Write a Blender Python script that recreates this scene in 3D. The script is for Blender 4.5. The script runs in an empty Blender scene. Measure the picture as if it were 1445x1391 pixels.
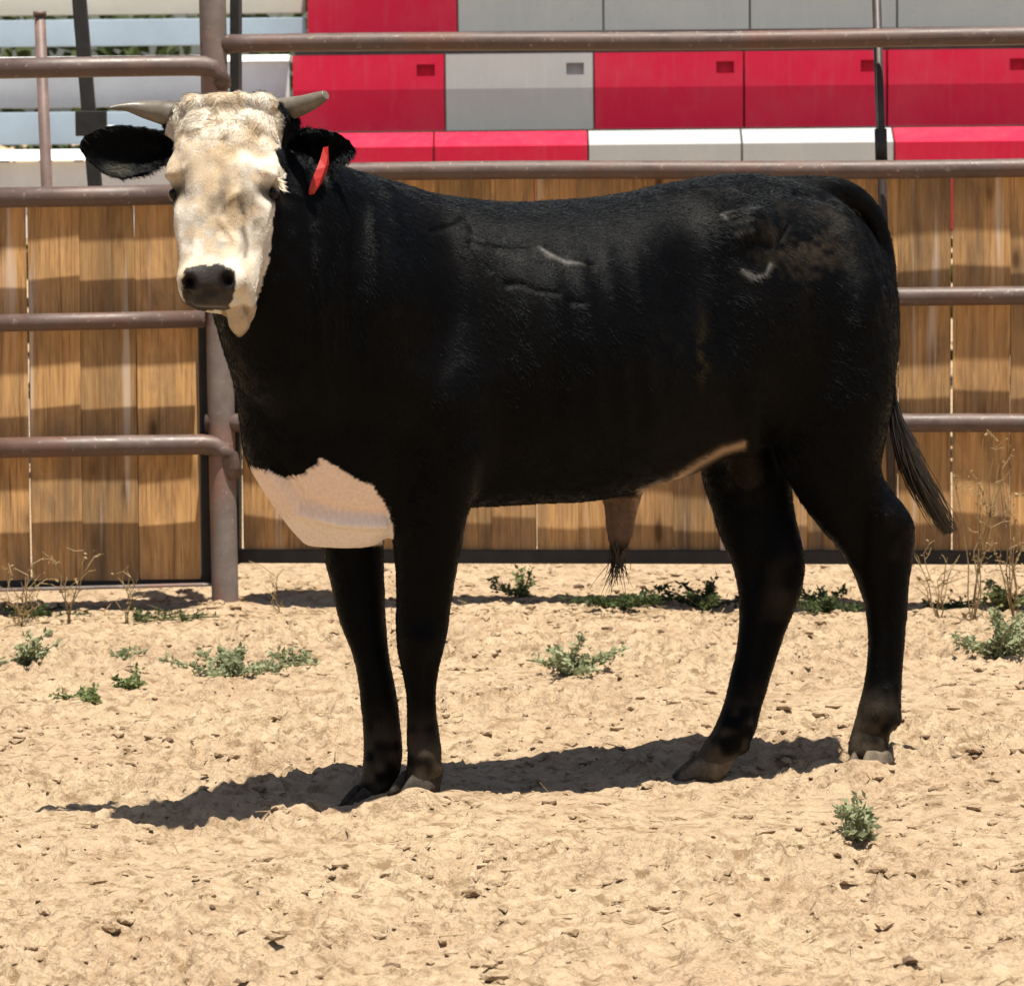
import bpy, bmesh, math, random
import numpy as np
from mathutils import Vector, Matrix

# ------------------------------------------------------------------ camera, sky, sun
scene = bpy.context.scene
col = scene.collection
FPX, CX, CY = 6450.0, 722.5, 695.5          # focal length and centre, in photo pixels
CAM = Vector((0.0, -10.0, 1.43))
PITCH = math.atan((CY - 178.0) / FPX)
ROLL = -0.010
CROT = (Matrix.Rotation(math.pi / 2 - PITCH, 3, 'X') @ Matrix.Rotation(ROLL, 3, 'Z'))
cd = bpy.data.cameras.new('camera')
cam = bpy.data.objects.new('camera', cd)
col.objects.link(cam)
cam.matrix_world = Matrix.Translation(CAM) @ CROT.to_4x4()
cd.sensor_width = 36.0
cd.lens = 36.0 * FPX / 1445.0
cd.clip_start = 0.1
cd.clip_end = 2000.0
cd.dof.use_dof = True
cd.dof.focus_distance = 9.75
cd.dof.aperture_fstop = 14.0
scene.camera = cam

SUN_DIR = Vector((0.12, -0.218, 1.0)).normalized()      # towards the sun: high, camera side, a little right
SUN_EL = math.asin(SUN_DIR.z)
SUN_AZ = math.atan2(SUN_DIR.x, SUN_DIR.y)
world = bpy.data.worlds.new('World')
scene.world = world
world.use_nodes = True
wn = world.node_tree.nodes
wl = world.node_tree.links
bg = wn['Background']
sky = wn.new('ShaderNodeTexSky')
sky.sky_type = 'NISHITA'
sky.sun_disc = False
sky.sun_elevation = SUN_EL
sky.sun_rotation = SUN_AZ
sky.dust_density = 2.0
wl.new(sky.outputs['Color'], bg.inputs['Color'])
bg.inputs['Strength'].default_value = 0.05
sd = bpy.data.lights.new('sun', 'SUN')
sd.energy = 5.0
sd.angle = math.radians(0.5)
sd.color = (1.0, 0.94, 0.82)
sun = bpy.data.objects.new('sun', sd)
col.objects.link(sun)
sun.rotation_euler = SUN_DIR.to_track_quat('Z', 'Y').to_euler()
sun.location = (3, -6, 12)
vs = scene.view_settings
vs.view_transform = 'Standard'
vs.look = 'None'
vs.exposure = 0.93
vs.gamma = 1.0

random.seed(7)
rng = np.random.RandomState(7)

# ------------------------------------------------------------------ helpers
def ray(px, py):
    return CROT @ Vector(((px - CX) / FPX, -(py - CY) / FPX, -1.0))

def at(px, py, Y):
    v = ray(px, py)
    return CAM + v * ((Y - CAM.y) / v.y)

def on_ground(px, py, z=0.0):
    v = ray(px, py)
    return CAM + v * ((z - CAM.z) / v.z)

def on_plane(px, py, p0, n):
    v = ray(px, py)
    return CAM + v * ((p0 - CAM).dot(n) / v.dot(n))

CR = np.array(CROT)
CAMN = np.array(CAM)
def project(V):
    q = (V - CAMN) @ CR
    return CX + FPX * q[:, 0] / -q[:, 2], CY - FPX * q[:, 1] / -q[:, 2]

TAB2 = rng.rand(16, 256, 256)
TAB3 = rng.rand(64, 64, 64)
def sm(t):
    return t * t * t * (t * (t * 6 - 15) + 10)
def n2(x, y, k=0):
    T = TAB2[k % 16]
    xi = np.floor(x).astype(int); yi = np.floor(y).astype(int)
    fx = sm(x - xi); fy = sm(y - yi)
    a = T[xi & 255, yi & 255]; b = T[(xi + 1) & 255, yi & 255]
    c = T[xi & 255, (yi + 1) & 255]; d = T[(xi + 1) & 255, (yi + 1) & 255]
    return (a * (1 - fx) + b * fx) * (1 - fy) + (c * (1 - fx) + d * fx) * fy
def n3(P, f=1.0, off=0.0):
    q = P * f + off + 1000.0
    i = np.floor(q).astype(int); t = sm(q - i)
    r = 0
    for dx in (0, 1):
        for dy in (0, 1):
            for dz in (0, 1):
                w = (t[:, 0] if dx else 1 - t[:, 0]) * (t[:, 1] if dy else 1 - t[:, 1]) * (t[:, 2] if dz else 1 - t[:, 2])
                r = r + w * TAB3[(i[:, 0] + dx) & 63, (i[:, 1] + dy) & 63, (i[:, 2] + dz) & 63]
    return r
def sstep(a, b, x):
    t = np.clip((x - a) / (b - a), 0, 1)
    return t * t * (3 - 2 * t)

def mesh_obj(name, verts, faces, mat, parent=None, smooth=False):
    me = bpy.data.meshes.new(name)
    me.from_pydata([tuple(v) for v in verts], [], faces)
    me.update()
    if smooth:
        me.polygons.foreach_set('use_smooth', [True] * len(me.polygons))
    o = bpy.data.objects.new(name, me)
    col.objects.link(o)
    if mat: me.materials.append(mat)
    if parent: o.parent = parent
    return o

def empty(name, loc=(0, 0, 0)):
    o = bpy.data.objects.new(name, None)
    o.empty_display_size = 0.1
    o.location = loc
    col.objects.link(o)
    return o

def tag(o, label=None, cat=None, group=None, kind=None):
    if label: o['label'] = label
    if cat: o['category'] = cat
    if group: o['group'] = group
    if kind: o['kind'] = kind
    return o

def local(parent, pts):
    """things whose Empty stands at their base: give world points in the parent's space"""
    L = parent.location
    return [Vector(p) - L for p in pts]

def tube_geo(pts, radii, n=14, caps=True, squash=None):
    pts = [Vector(p) for p in pts]
    V, Fc = [], []
    for i, p in enumerate(pts):
        a = pts[max(i - 1, 0)]; b = pts[min(i + 1, len(pts) - 1)]
        t = (b - a).normalized()
        up = Vector((0, 0, 1)) if abs(t.z) < 0.9 else Vector((0, 1, 0))
        u = t.cross(up).normalized(); w = u.cross(t).normalized()
        r = radii[i] if hasattr(radii, '__len__') else radii
        ru, rw = (r, r) if not hasattr(r, '__len__') else r
        for k in range(n):
            an = 2 * math.pi * k / n
            V.append(p + u * (ru * math.cos(an)) + w * (rw * math.sin(an)))
    for i in range(len(pts) - 1):
        for k in range(n):
            k2 = (k + 1) % n
            Fc.append((i * n + k, i * n + k2, (i + 1) * n + k2, (i + 1) * n + k))
    if caps:
        Fc.append(tuple(range(n))[::-1])
        m = (len(pts) - 1) * n
        Fc.append(tuple(range(m, m + n)))
    return V, Fc

def tube(name, pts, radii, mat, parent=None, n=16, smooth=True):
    if parent: pts = local(parent, pts)
    V, Fc = tube_geo(pts, radii, n)
    o = mesh_obj(name, V, Fc, mat, parent, False)
    me = o.data
    if smooth:
        for p in me.polygons:
            p.use_smooth = len(p.vertices) == 4
    return o

def catmull(pts, sub=6):
    pts = [Vector(p) for p in pts]
    out = []
    for i in range(len(pts) - 1):
        p0 = pts[max(i - 1, 0)]; p1 = pts[i]; p2 = pts[i + 1]; p3 = pts[min(i + 2, len(pts) - 1)]
        for k in range(sub):
            t = k / sub
            out.append(0.5 * ((2 * p1) + (p2 - p0) * t + (2 * p0 - 5 * p1 + 4 * p2 - p3) * t * t + (3 * p1 - p0 - 3 * p2 + p3) * t ** 3))
    out.append(pts[-1])
    return out

def box_geo(o, ax, ay, az):
    """box with corner o and edge vectors ax, ay, az"""
    V = [o, o + ax, o + ax + ay, o + ay, o + az, o + ax + az, o + ax + ay + az, o + ay + az]
    Fc = [(0, 3, 2, 1), (4, 5, 6, 7), (0, 1, 5, 4), (1, 2, 6, 5), (2, 3, 7, 6), (3, 0, 4, 7)]
    return V, Fc

def bevelled(name, V, Fc, mat, parent=None, w=0.004, seg=2):
    bm = bmesh.new()
    bv = [bm.verts.new(v) for v in V]
    for f in Fc: bm.faces.new([bv[i] for i in f])
    bmesh.ops.recalc_face_normals(bm, faces=bm.faces)
    if w: bmesh.ops.bevel(bm, geom=list(bm.edges), offset=w, segments=seg, affect='EDGES', profile=0.6)
    me = bpy.data.meshes.new(name)
    bm.to_mesh(me); bm.free()
    if mat: me.materials.append(mat)
    o = bpy.data.objects.new(name, me)
    col.objects.link(o)
    if parent: o.parent = parent
    return o

# ------------------------------------------------------------------ materials
def new_mat(name):
    m = bpy.data.materials.new(name)
    m.use_nodes = True
    nt = m.node_tree
    return m, nt, nt.nodes['Principled BSDF']

def N(nt, t, **kw):
    n = nt.nodes.new(t)
    for k, v in kw.items():
        if k in n.inputs: n.inputs[k].default_value = v
        else: setattr(n, k, v)
    return n

def coords(nt, kind='Object', scale=(1, 1, 1), rand=0.0):
    tc = N(nt, 'ShaderNodeTexCoord')
    mp = N(nt, 'ShaderNodeMapping')
    mp.inputs['Scale'].default_value = scale
    src = tc.outputs[kind]
    if rand:
        oi = N(nt, 'ShaderNodeObjectInfo')
        mu = N(nt, 'ShaderNodeMath', operation='MULTIPLY')
        mu.inputs[1].default_value = rand
        nt.links.new(oi.outputs['Random'], mu.inputs[0])
        ad = N(nt, 'ShaderNodeVectorMath', operation='ADD')
        nt.links.new(src, ad.inputs[0]); nt.links.new(mu.outputs[0], ad.inputs[1])
        src = ad.outputs[0]
    nt.links.new(src, mp.inputs['Vector'])
    return mp.outputs['Vector']

def noise(nt, vec, scale, detail=4, rough=0.6, dist=0.0):
    n = N(nt, 'ShaderNodeTexNoise')
    n.inputs['Scale'].default_value = scale
    n.inputs['Detail'].default_value = detail
    n.inputs['Roughness'].default_value = rough
    n.inputs['Distortion'].default_value = dist
    if vec is not None: nt.links.new(vec, n.inputs['Vector'])
    return n.outputs['Fac']

def ramp(nt, fac, stops):
    r = N(nt, 'ShaderNodeValToRGB')
    e = r.color_ramp.elements
    while len(e) < len(stops): e.new(0.5)
    for el, (p, c) in zip(e, stops):
        el.position = p
        el.color = (c[0], c[1], c[2], 1) if hasattr(c, '__len__') else (c, c, c, 1)
    nt.links.new(fac, r.inputs['Fac'])
    return r.outputs['Color']

def mix(nt, fac, a, b, mode='MIX'):
    m = N(nt, 'ShaderNodeMix', data_type='RGBA', blend_type=mode)
    for s, i in ((fac, 0), (a, 6), (b, 7)):
        if hasattr(s, 'is_linked') or hasattr(s, 'links'): nt.links.new(s, m.inputs[i])
        elif hasattr(s, '__len__'): m.inputs[i].default_value = (s[0], s[1], s[2], 1)
        else: m.inputs[i].default_value = s
    return m.outputs[2]

def bump(nt, bsdf, h, strength=0.3, dist=0.01):
    b = N(nt, 'ShaderNodeBump')
    b.inputs['Strength'].default_value = strength
    b.inputs['Distance'].default_value = dist
    nt.links.new(h, b.inputs['Height'])
    nt.links.new(b.outputs['Normal'], bsdf.inputs['Normal'])

def simple(name, c, rough=0.6, var=0.25, scale=12, bmp=0.15, bd=0.004, metallic=0.0, kind='Object', spec=0.4, rand=3.0):
    m, nt, b = new_mat(name)
    v = coords(nt, kind, rand=rand)
    f = noise(nt, v, scale, 5, 0.65)
    d = tuple(x * (1 - var) for x in c); l = tuple(min(1, x * (1 + var)) for x in c)
    nt.links.new(ramp(nt, f, [(0.3, d), (0.7, l)]), b.inputs['Base Color'])
    b.inputs['Roughness'].default_value = rough
    b.inputs['Metallic'].default_value = metallic
    b.inputs['Specular IOR Level'].default_value = spec
    if bmp: bump(nt, b, noise(nt, v, scale * 4, 4), bmp, bd)
    return m

def mat_sand():
    m, nt, b = new_mat('sand')
    v = coords(nt)
    big = noise(nt, v, 1.6, 4, 0.6)
    mid = noise(nt, v, 14, 5, 0.7)
    fine = noise(nt, v, 120, 4, 0.75)
    c = ramp(nt, mid, [(0.26, (0.36, 0.255, 0.165)), (0.42, (0.50, 0.38, 0.25)), (0.7, (0.59, 0.46, 0.315))])
    c = mix(nt, ramp(nt, big, [(0.35, 0.0), (0.7, 0.55)]), c, (0.43, 0.29, 0.195))
    c = mix(nt, ramp(nt, fine, [(0.36, 0.35), (0.52, 0.0)]), c, (0.30, 0.20, 0.11))
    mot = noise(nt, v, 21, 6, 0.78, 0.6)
    c = mix(nt, ramp(nt, mot, [(0.38, 0.9), (0.505, 0.0)]), c, (0.225, 0.148, 0.08))  # dark flecks: organic soil, plus the shade of clod sides painted in
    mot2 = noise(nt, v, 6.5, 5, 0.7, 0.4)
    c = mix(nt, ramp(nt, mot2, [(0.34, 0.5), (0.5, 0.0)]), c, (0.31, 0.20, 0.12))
    c = mix(nt, ramp(nt, mot, [(0.56, 0.0), (0.70, 0.7)]), c, (0.60, 0.46, 0.30))
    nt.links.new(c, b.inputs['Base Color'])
    b.inputs['Roughness'].default_value = 0.95
    b.inputs['Specular IOR Level'].default_value = 0.1
    h = N(nt, 'ShaderNodeMath', operation='ADD')
    nt.links.new(noise(nt, v, 55, 5, 0.7), h.inputs[0]); nt.links.new(fine, h.inputs[1])
    bump(nt, b, h.outputs[0], 0.9, 0.013)
    return m

def mat_wood():
    m, nt, b = new_mat('weathered_wood')
    v = coords(nt, 'Object', (0.16, 0.02, 0.055), rand=7.0)
    g = noise(nt, v, 55, 6, 0.72, 1.2)
    g2 = noise(nt, v, 90, 3, 0.6)
    v2 = coords(nt, 'Object', (0.16, 0.02, 0.30), rand=9.0)
    st = noise(nt, v2, 7, 5, 0.65, 0.8)
    c = ramp(nt, g, [(0.24, (0.17, 0.10, 0.052)), (0.38, (0.40, 0.245, 0.12)), (0.54, (0.54, 0.35, 0.175)), (0.75, (0.64, 0.45, 0.25))])
    c = mix(nt, ramp(nt, st, [(0.43, 0.0), (0.66, 0.85)]), c, (0.21, 0.155, 0.11))
    c = mix(nt, ramp(nt, g2, [(0.3, 0.35), (0.5, 0.0)]), c, (0.12, 0.06, 0.03))
    oi = N(nt, 'ShaderNodeObjectInfo')
    tone = ramp(nt, oi.outputs['Random'], [(0.0, (0.66, 0.66, 0.66)), (0.3, (1.05, 1.0, 0.94)), (0.6, (0.82, 0.78, 0.74)), (1.0, (1.15, 1.08, 1.0))])
    c = mix(nt, 1.0, c, tone, 'MULTIPLY')
    c = mix(nt, 1.0, c, (1.09, 1.02, 0.90), 'MULTIPLY')
    crk = noise(nt, coords(nt, 'Object', (0.16, 0.02, 0.016), rand=17.0), 190, 4, 0.7, 0.3)
    c = mix(nt, ramp(nt, crk, [(0.34, 0.75), (0.43, 0.0)]), c, (0.10, 0.055, 0.028))
    # knots
    vk = coords(nt, 'Object', (1.6, 0.1, 4.2), rand=11.0)
    vo = N(nt, 'ShaderNodeTexVoronoi'); vo.inputs['Scale'].default_value = 0.8
    nt.links.new(vk, vo.inputs['Vector'])
    c = mix(nt, ramp(nt, vo.outputs['Distance'], [(0.07, 0.9), (0.12, 0.35), (0.2, 0.0)]), c, (0.09, 0.045, 0.02))
    sg_ = noise(nt, coords(nt, 'Object', (0.16, 0.02, 0.05), rand=13.0), 22, 3, 0.5)
    c = mix(nt, ramp(nt, sg_, [(0.62, 0.0), (0.70, 0.6)]), c, (0.62, 0.52, 0.44))
    nt.links.new(c, b.inputs['Base Color'])
    b.inputs['Roughness'].default_value = 0.85
    b.inputs['Specular IOR Level'].default_value = 0.2
    bump(nt, b, g, 0.35, 0.003)
    return m

def mat_rust(name, dark, light, red, rough=0.5):
    m, nt, b = new_mat(name)
    v = coords(nt, 'Object', rand=5.0)
    a = noise(nt, v, 9, 6, 0.7)
    p = noise(nt, v, 3.2, 5, 0.65, 0.5)
    c = ramp(nt, a, [(0.3, dark), (0.7, light)])
    c = mix(nt, ramp(nt, p, [(0.5, 0.0), (0.66, 0.8)]), c, red)
    f = noise(nt, v, 60, 3, 0.7)
    c = mix(nt, ramp(nt, f, [(0.62, 0.0), (0.75, 0.5)]), c, (0.42, 0.36, 0.32))
    nt.links.new(c, b.inputs['Base Color'])
    nt.links.new(ramp(nt, a, [(0.3, rough - 0.12), (0.7, rough + 0.2)]), b.inputs['Roughness'])
    b.inputs['Specular IOR Level'].default_value = 0.45
    bump(nt, b, f, 0.25, 0.002)
    return m

def dusty(name, c, d):
    m, nt, b = new_mat(name)
    v = coords(nt, 'Object')
    f = noise(nt, v, 3.5, 6, 0.7)
    k = noise(nt, v, 38, 4, 0.7)
    st = noise(nt, coords(nt, 'Object', (1, 1, 0.08)), 30, 4, 0.7)
    cc = mix(nt, ramp(nt, f, [(0.45, 0.0), (0.75, 0.45)]), c, d)
    cc = mix(nt, ramp(nt, st, [(0.52, 0.0), (0.70, 0.35)]), cc, d)
    cc = mix(nt, ramp(nt, k, [(0.25, 0.4), (0.38, 0.0)]), cc, tuple(x * .55 for x in c))
    nt.links.new(cc, b.inputs['Base Color'])
    nt.links.new(ramp(nt, f, [(0.3, 0.42), (0.7, 0.62)]), b.inputs['Roughness'])
    b.inputs['Specular IOR Level'].default_value = 0.18
    bump(nt, b, f, 0.15, 0.006)
    return m
M = {}
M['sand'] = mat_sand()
M['wood'] = mat_wood()
M['pipe'] = mat_rust('painted_rusty_pipe', (0.062, 0.040, 0.035), (0.115, 0.078, 0.068), (0.115, 0.053, 0.036), 0.45)
M['post'] = mat_rust('grey_brown_post', (0.10, 0.082, 0.077), (0.19, 0.155, 0.14), (0.19, 0.10, 0.075), 0.55)
M['frame'] = simple('black_steel', (0.018, 0.017, 0.017), 0.55, 0.4, 20, 0.2, 0.002)
M['darkpost'] = simple('dark_brown_steel', (0.035, 0.026, 0.024), 0.5, 0.4, 15, 0.2, 0.002)
M['brownpost'] = simple('brown_painted_post', (0.13, 0.085, 0.075), 0.55, 0.35, 12, 0.2, 0.002)
M['red'] = dusty('red_plastic', (0.48, 0.012, 0.044), (0.44, 0.055, 0.08))
M['grey'] = dusty('grey_plastic', (0.35, 0.355, 0.355), (0.43, 0.42, 0.40))
M['alu'] = simple('aluminium_plank', (0.74, 0.78, 0.81), 0.4, 0.10, 4, 0.1, 0.002, metallic=0.1)
M['alu_sky'] = simple('sky_tinted_plank', (0.36, 0.45, 0.54), 0.4, 0.12, 4, 0.1, 0.002, metallic=0.1)  # aluminium with the sky's blue reflection put into its colour
M['aluwhite'] = simple('white_nosing', (0.72, 0.73, 0.74), 0.4, 0.06, 4, 0.05, 0.002)
M['beige'] = simple('beige_plank', (0.50, 0.48, 0.42), 0.6, 0.08, 4, 0.1, 0.002)
M['horn'] = simple('horn', (0.12, 0.104, 0.082), 0.4, 0.4, 18, 0.3, 0.003)
M['hoof'] = simple('dusty_hoof', (0.125, 0.10, 0.076), 0.95, 0.45, 45, 0.5, 0.006, spec=0.05)
M['darkhoof'] = simple('dark_dusty_hoof', (0.045, 0.038, 0.032), 0.95, 0.5, 45, 0.5, 0.006, spec=0.05)
M['eye'] = simple('eye', (0.004, 0.003, 0.003), 0.22, 0.2, 10, 0, spec=0.18)
M['tag'] = simple('red_tag', (0.36, 0.018, 0.014), 0.4, 0.15, 10, 0.1, 0.002)
M['tuft'] = simple('tail_hair', (0.020, 0.0135, 0.008), 0.5, 0.5, 25, 0, kind='Object')
M['blackhair'] = simple('black_hair', (0.012, 0.009, 0.007), 0.45, 0.4, 25, 0)
M['lash'] = simple('white_lash', (0.7, 0.62, 0.5), 0.6, 0.1, 25, 0)

def mat_leaf(name, a, b_, trans=0.35):
    m, nt, b = new_mat(name)
    v = coords(nt, 'Object', rand=3.0)
    f = noise(nt, v, 25, 3, 0.7)
    nt.links.new(ramp(nt, f, [(0.3, a), (0.7, b_)]), b.inputs['Base Color'])
    b.inputs['Roughness'].default_value = 0.65
    b.inputs['Specular IOR Level'].default_value = 0.25
    if trans:
        tr_ = N(nt, 'ShaderNodeBsdfTranslucent'); ms = N(nt, 'ShaderNodeMixShader')
        ms.inputs[0].default_value = trans
        nt.links.new(b.inputs['Base Color'].links[0].from_socket, tr_.inputs['Color'])
        nt.links.new(b.outputs[0], ms.inputs[1]); nt.links.new(tr_.outputs[0], ms.inputs[2])
        nt.links.new(ms.outputs[0], nt.nodes['Material Output'].inputs['Surface'])
    return m
M['leaf_grey'] = mat_leaf('grey_green_leaf', (0.20, 0.23, 0.12), (0.34, 0.36, 0.22))
M['leaf_green'] = mat_leaf('green_leaf', (0.11, 0.145, 0.05), (0.21, 0.24, 0.10))
M['leaf_dark'] = mat_leaf('dark_green_leaf', (0.035, 0.055, 0.018), (0.085, 0.11, 0.04))
M['dry'] = mat_leaf('dry_stalk', (0.26, 0.18, 0.085), (0.42, 0.31, 0.165))

# ------------------------------------------------------------------ ground
FEET = {'far_fore': (519, 1137, -0.26), 'near_fore': (587, 1118, -0.33),
        'near_hind': (1226, 1080, 0.11), 'far_hind': (990, 1098, 0.08)}
FOOT = {k: at(*v) for k, v in FEET.items()}
POST_BASE = on_ground(319, 860)

_pr = random.Random(99)
PRINTS = [(_pr.uniform(-1.7, 1.8), _pr.uniform(-2.6, 3.0), _pr.uniform(0, 6.28)) for _ in range(70)]
def ground_h(x, y):
    wx = x + 0.05 * (n2(x * 4, y * 4, 9) - 0.5); wy = y + 0.08 * (n2(x * 4, y * 4, 10) - 0.5)
    h = 0.035 * (n2(x * 0.9, y * 0.9, 0) - 0.5) + 0.030 * (n2(wx * 3.1, wy * 3.1, 1) - 0.5)
    b1 = 1 - np.abs(2 * n2(wx * 8.5, wy * 7.5, 2) - 1)
    b2 = 1 - np.abs(2 * n2(wx * 19, wy * 17, 3) - 1)
    b3 = n2(wx * 42, wy * 38, 4)
    b4 = n2(x * 75, y * 75, 5)
    amp = 0.3 + 1.5 * n2(x * 1.7, y * 1.7, 6) ** 1.6
    b3r = 1 - np.abs(2 * b3 - 1)
    pits = sstep(.62, .85, n2(wx * 26, wy * 15, 11)) * sstep(.4, .6, n2(x * 2.9, y * 2.9, 12))
    h = h + amp * (0.016 * (b1 ** 1.5 - 0.5) + 0.015 * (b2 ** 2.2 - 0.33) + 0.017 * (b3r ** 1.6 - 0.45) + 0.006 * (b4 - 0.5) - 0.020 * pits)
    for k in range(70):        # old hoof prints
        cx_, cy_, an = PRINTS[k]
        if abs(cx_) > 2.2: continue
        dx, dy = x - cx_, y - cy_
        e1 = (dx * math.cos(an) + dy * math.sin(an)) / .065; e2 = (-dx * math.sin(an) + dy * math.cos(an)) / .05
        d2 = e1 * e1 + e2 * e2
        h = h - 0.022 * np.exp(-d2 * d2) + 0.012 * np.exp(-((np.sqrt(d2) - 1.35) / .3) ** 2)
    near = np.exp(-((x / 6) ** 2 + (y / 8) ** 2))
    h = h * near
    for k, p in FOOT.items():
        d2 = ((x - p.x) / 0.13) ** 2 + ((y - p.y) / 0.16) ** 2
        w = np.exp(-d2 * d2)
        h = h * (1 - w) + w * (p.z + 0.002 + 0.15 * h)
    # sand kicked up in front of the near fore hoof, a heap round the fence post
    p = FOOT['near_fore']
    h = h + 0.026 * np.exp(-(((x - p.x - 0.0) / 0.045) ** 2 + ((y - p.y + 0.10) / 0.05) ** 2))
    p = FOOT['near_hind']
    h = h + 0.028 * np.exp(-(((x - p.x + 0.02) / 0.09) ** 2 + ((y - p.y + 0.12) / 0.06) ** 2))
    h = h + 0.035 * np.exp(-(((x - POST_BASE.x) / 0.10) ** 2 + ((y - POST_BASE.y) / 0.12) ** 2))
    return h

def axis(a, b, step, far):
    mid = list(np.arange(a, b, step))
    lo, hi, s = [], [], step
    x = a
    while x > -far: s *= 1.25; x -= s; lo.append(x)
    s = step; x = mid[-1]
    while x < far: s *= 1.25; x += s; hi.append(x)
    return np.array(lo[::-1] + mid + hi)
gx = axis(-1.75, 1.85, 0.008, 400.0)
gy = axis(-2.75, 4.9, 0.012, 400.0)
GX, GY = np.meshgrid(gx, gy)
GZ = ground_h(GX.ravel(), GY.ravel())
nx, ny = len(gx), len(gy)
gv = np.column_stack([GX.ravel(), GY.ravel(), GZ])
ii = (np.arange(ny - 1)[:, None] * nx + np.arange(nx - 1)[None, :]).ravel()
gf = np.column_stack([ii, ii + 1, ii + nx + 1, ii + nx])
def np_mesh(name, V, Q):
    me = bpy.data.meshes.new(name)
    me.vertices.add(len(V)); me.vertices.foreach_set('co', np.asarray(V, np.float32).ravel())
    k = Q.shape[1]
    me.loops.add(Q.size); me.loops.foreach_set('vertex_index', Q.ravel().astype(np.int32))
    me.polygons.add(len(Q)); me.polygons.foreach_set('loop_start', np.arange(0, Q.size, k, dtype=np.int32))
    me.polygons.foreach_set('use_smooth', np.ones(len(Q), bool))
    me.update(calc_edges=True)
    me.validate()
    return me
gme = np_mesh('ground', gv, gf)
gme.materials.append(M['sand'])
ground = bpy.data.objects.new('ground', gme)
col.objects.link(ground)
tag(ground, 'trodden pale tan sand of the pen floor', 'ground', kind='structure')

def gz(x, y):
    return float(ground_h(np.array([x]), np.array([y]))[0])
def gpt(px, py):
    p = on_ground(px, py)
    for _ in range(3):
        p = on_ground(px, py, gz(p.x, p.y))
    return p

# ------------------------------------------------------------------ pipe fence and gate
YAW_R, YAW_L = math.radians(8), math.radians(11)
P0 = Vector((POST_BASE.x, POST_BASE.y, 0))
DR = Vector((math.cos(YAW_R), -math.sin(YAW_R), 0)); NR = Vector((math.sin(YAW_R), math.cos(YAW_R), 0))
DL = Vector((math.cos(YAW_L), math.sin(YAW_L), 0)); NL = Vector((-math.sin(YAW_L), math.cos(YAW_L), 0))
def fr(px, py, off=0.0): return on_plane(px, py, P0 + NR * off, NR)
def fl(px, py, off=0.0): return on_plane(px, py, P0 + NL * off, NL)
def ext(a, b, k): return a + (b - a) * k

fence = empty('pipe_fence', P0)
tag(fence, 'brown steel pipe fence with four rails behind the bull', 'fence')
pt = ext(fr(319, 862), fr(300, 0), 1.25)
pb = fr(319, 862) - Vector((0, 0, 0.3))
main_post = tube('post', [pb + (pt - pb) * (i / 8) for i in range(9)], 0.040, M['post'], fence, 24)
for (a, b) in (((286, 63), (1445, 52)), ((318, 244), (1445, 237)), ((322, 420), (1445, 417)), ((291, 598), (1445, 598))):
    A, B = fr(*a), fr(*b)
    E = ext(A, B, 1.5)
    wob = []
    for i in range(25):
        t = i / 24
        wob.append(A + (E - A) * t + Vector((0, 0, 0.003 * math.sin(t * 11 + a[1]))))
    tube('rail', wob, 0.0275, M['pipe'], fence, 18)
A, B = fr(1237, 0, 0.055), fr(1244, 228, 0.055)
tube('stay', [ext(A, B, -0.25), ext(A, B, 3.75)], 0.0135, M['darkpost'], fence, 12)
tube('stay_sleeve', [fr(1242.6, 182, 0.055), fr(1244, 232, 0.055)], 0.018, M['frame'], fence, 12)

gate = empty('pipe_gate', P0 + DL * -0.6)
tag(gate, 'brown pipe gate left of the post with bent rail ends', 'gate')
G = -0.02
def rail_l(pts, r=0.0305):
    pp = [fl(x, y, G + o) for x, y, o in pts]
    pp[0] = ext(pp[1], pp[0], 1.5)
    tube('rail', pp, r, M['pipe'], gate, 18)
def bend(x0, y0, x1, y1, xs):
    pts = [(0, y0 + (y1 - y0) * 0 , 0)]
    return pts
rail_l([(0, 97, 0), (120, 95, 0), (270, 93, 0), (288, 93.5, 0), (300, 96, 0), (308, 102, 0), (311, 112, 0), (312, 122, 0.01)])
rail_l([(0, 279, 0), (150, 277, 0), (300, 273, 0)])
rail_l([(0, 456, 0), (150, 453, 0), (288, 450, 0)], 0.026)
rail_l([(0, 632, 0), (150, 629, 0), (285, 627, 0), (302, 629, 0), (314, 634, 0), (322, 644, 0), (325, 658, 0.0), (326, 672, 0.01)])

# ------------------------------------------------------------------ wooden panels behind the rails
bmk = bmesh.new()
bmesh.ops.create_cube(bmk, size=1.0)
bmesh.ops.subdivide_edges(bmk, edges=[e for e in bmk.edges if abs(e.verts[0].co.z - e.verts[1].co.z) > 0.5], cuts=3)
plank_meshes = []
for k in range(5):
    b2 = bmk.copy()
    for v in b2.verts:
        v.co.x += random.uniform(-0.012, 0.012)
        v.co.y += random.uniform(-0.06, 0.06)
        if abs(v.co.z) > 0.4: v.co.z += random.uniform(-0.004, 0.004)
    bmesh.ops.bevel(b2, geom=[e for e in b2.edges], offset=0.012, segments=1, affect='EDGES')
    me = bpy.data.meshes.new('plank'); b2.to_mesh(me); b2.free()
    me.materials.append(M['wood']); plank_meshes.append(me)
bmk.free()

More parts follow.
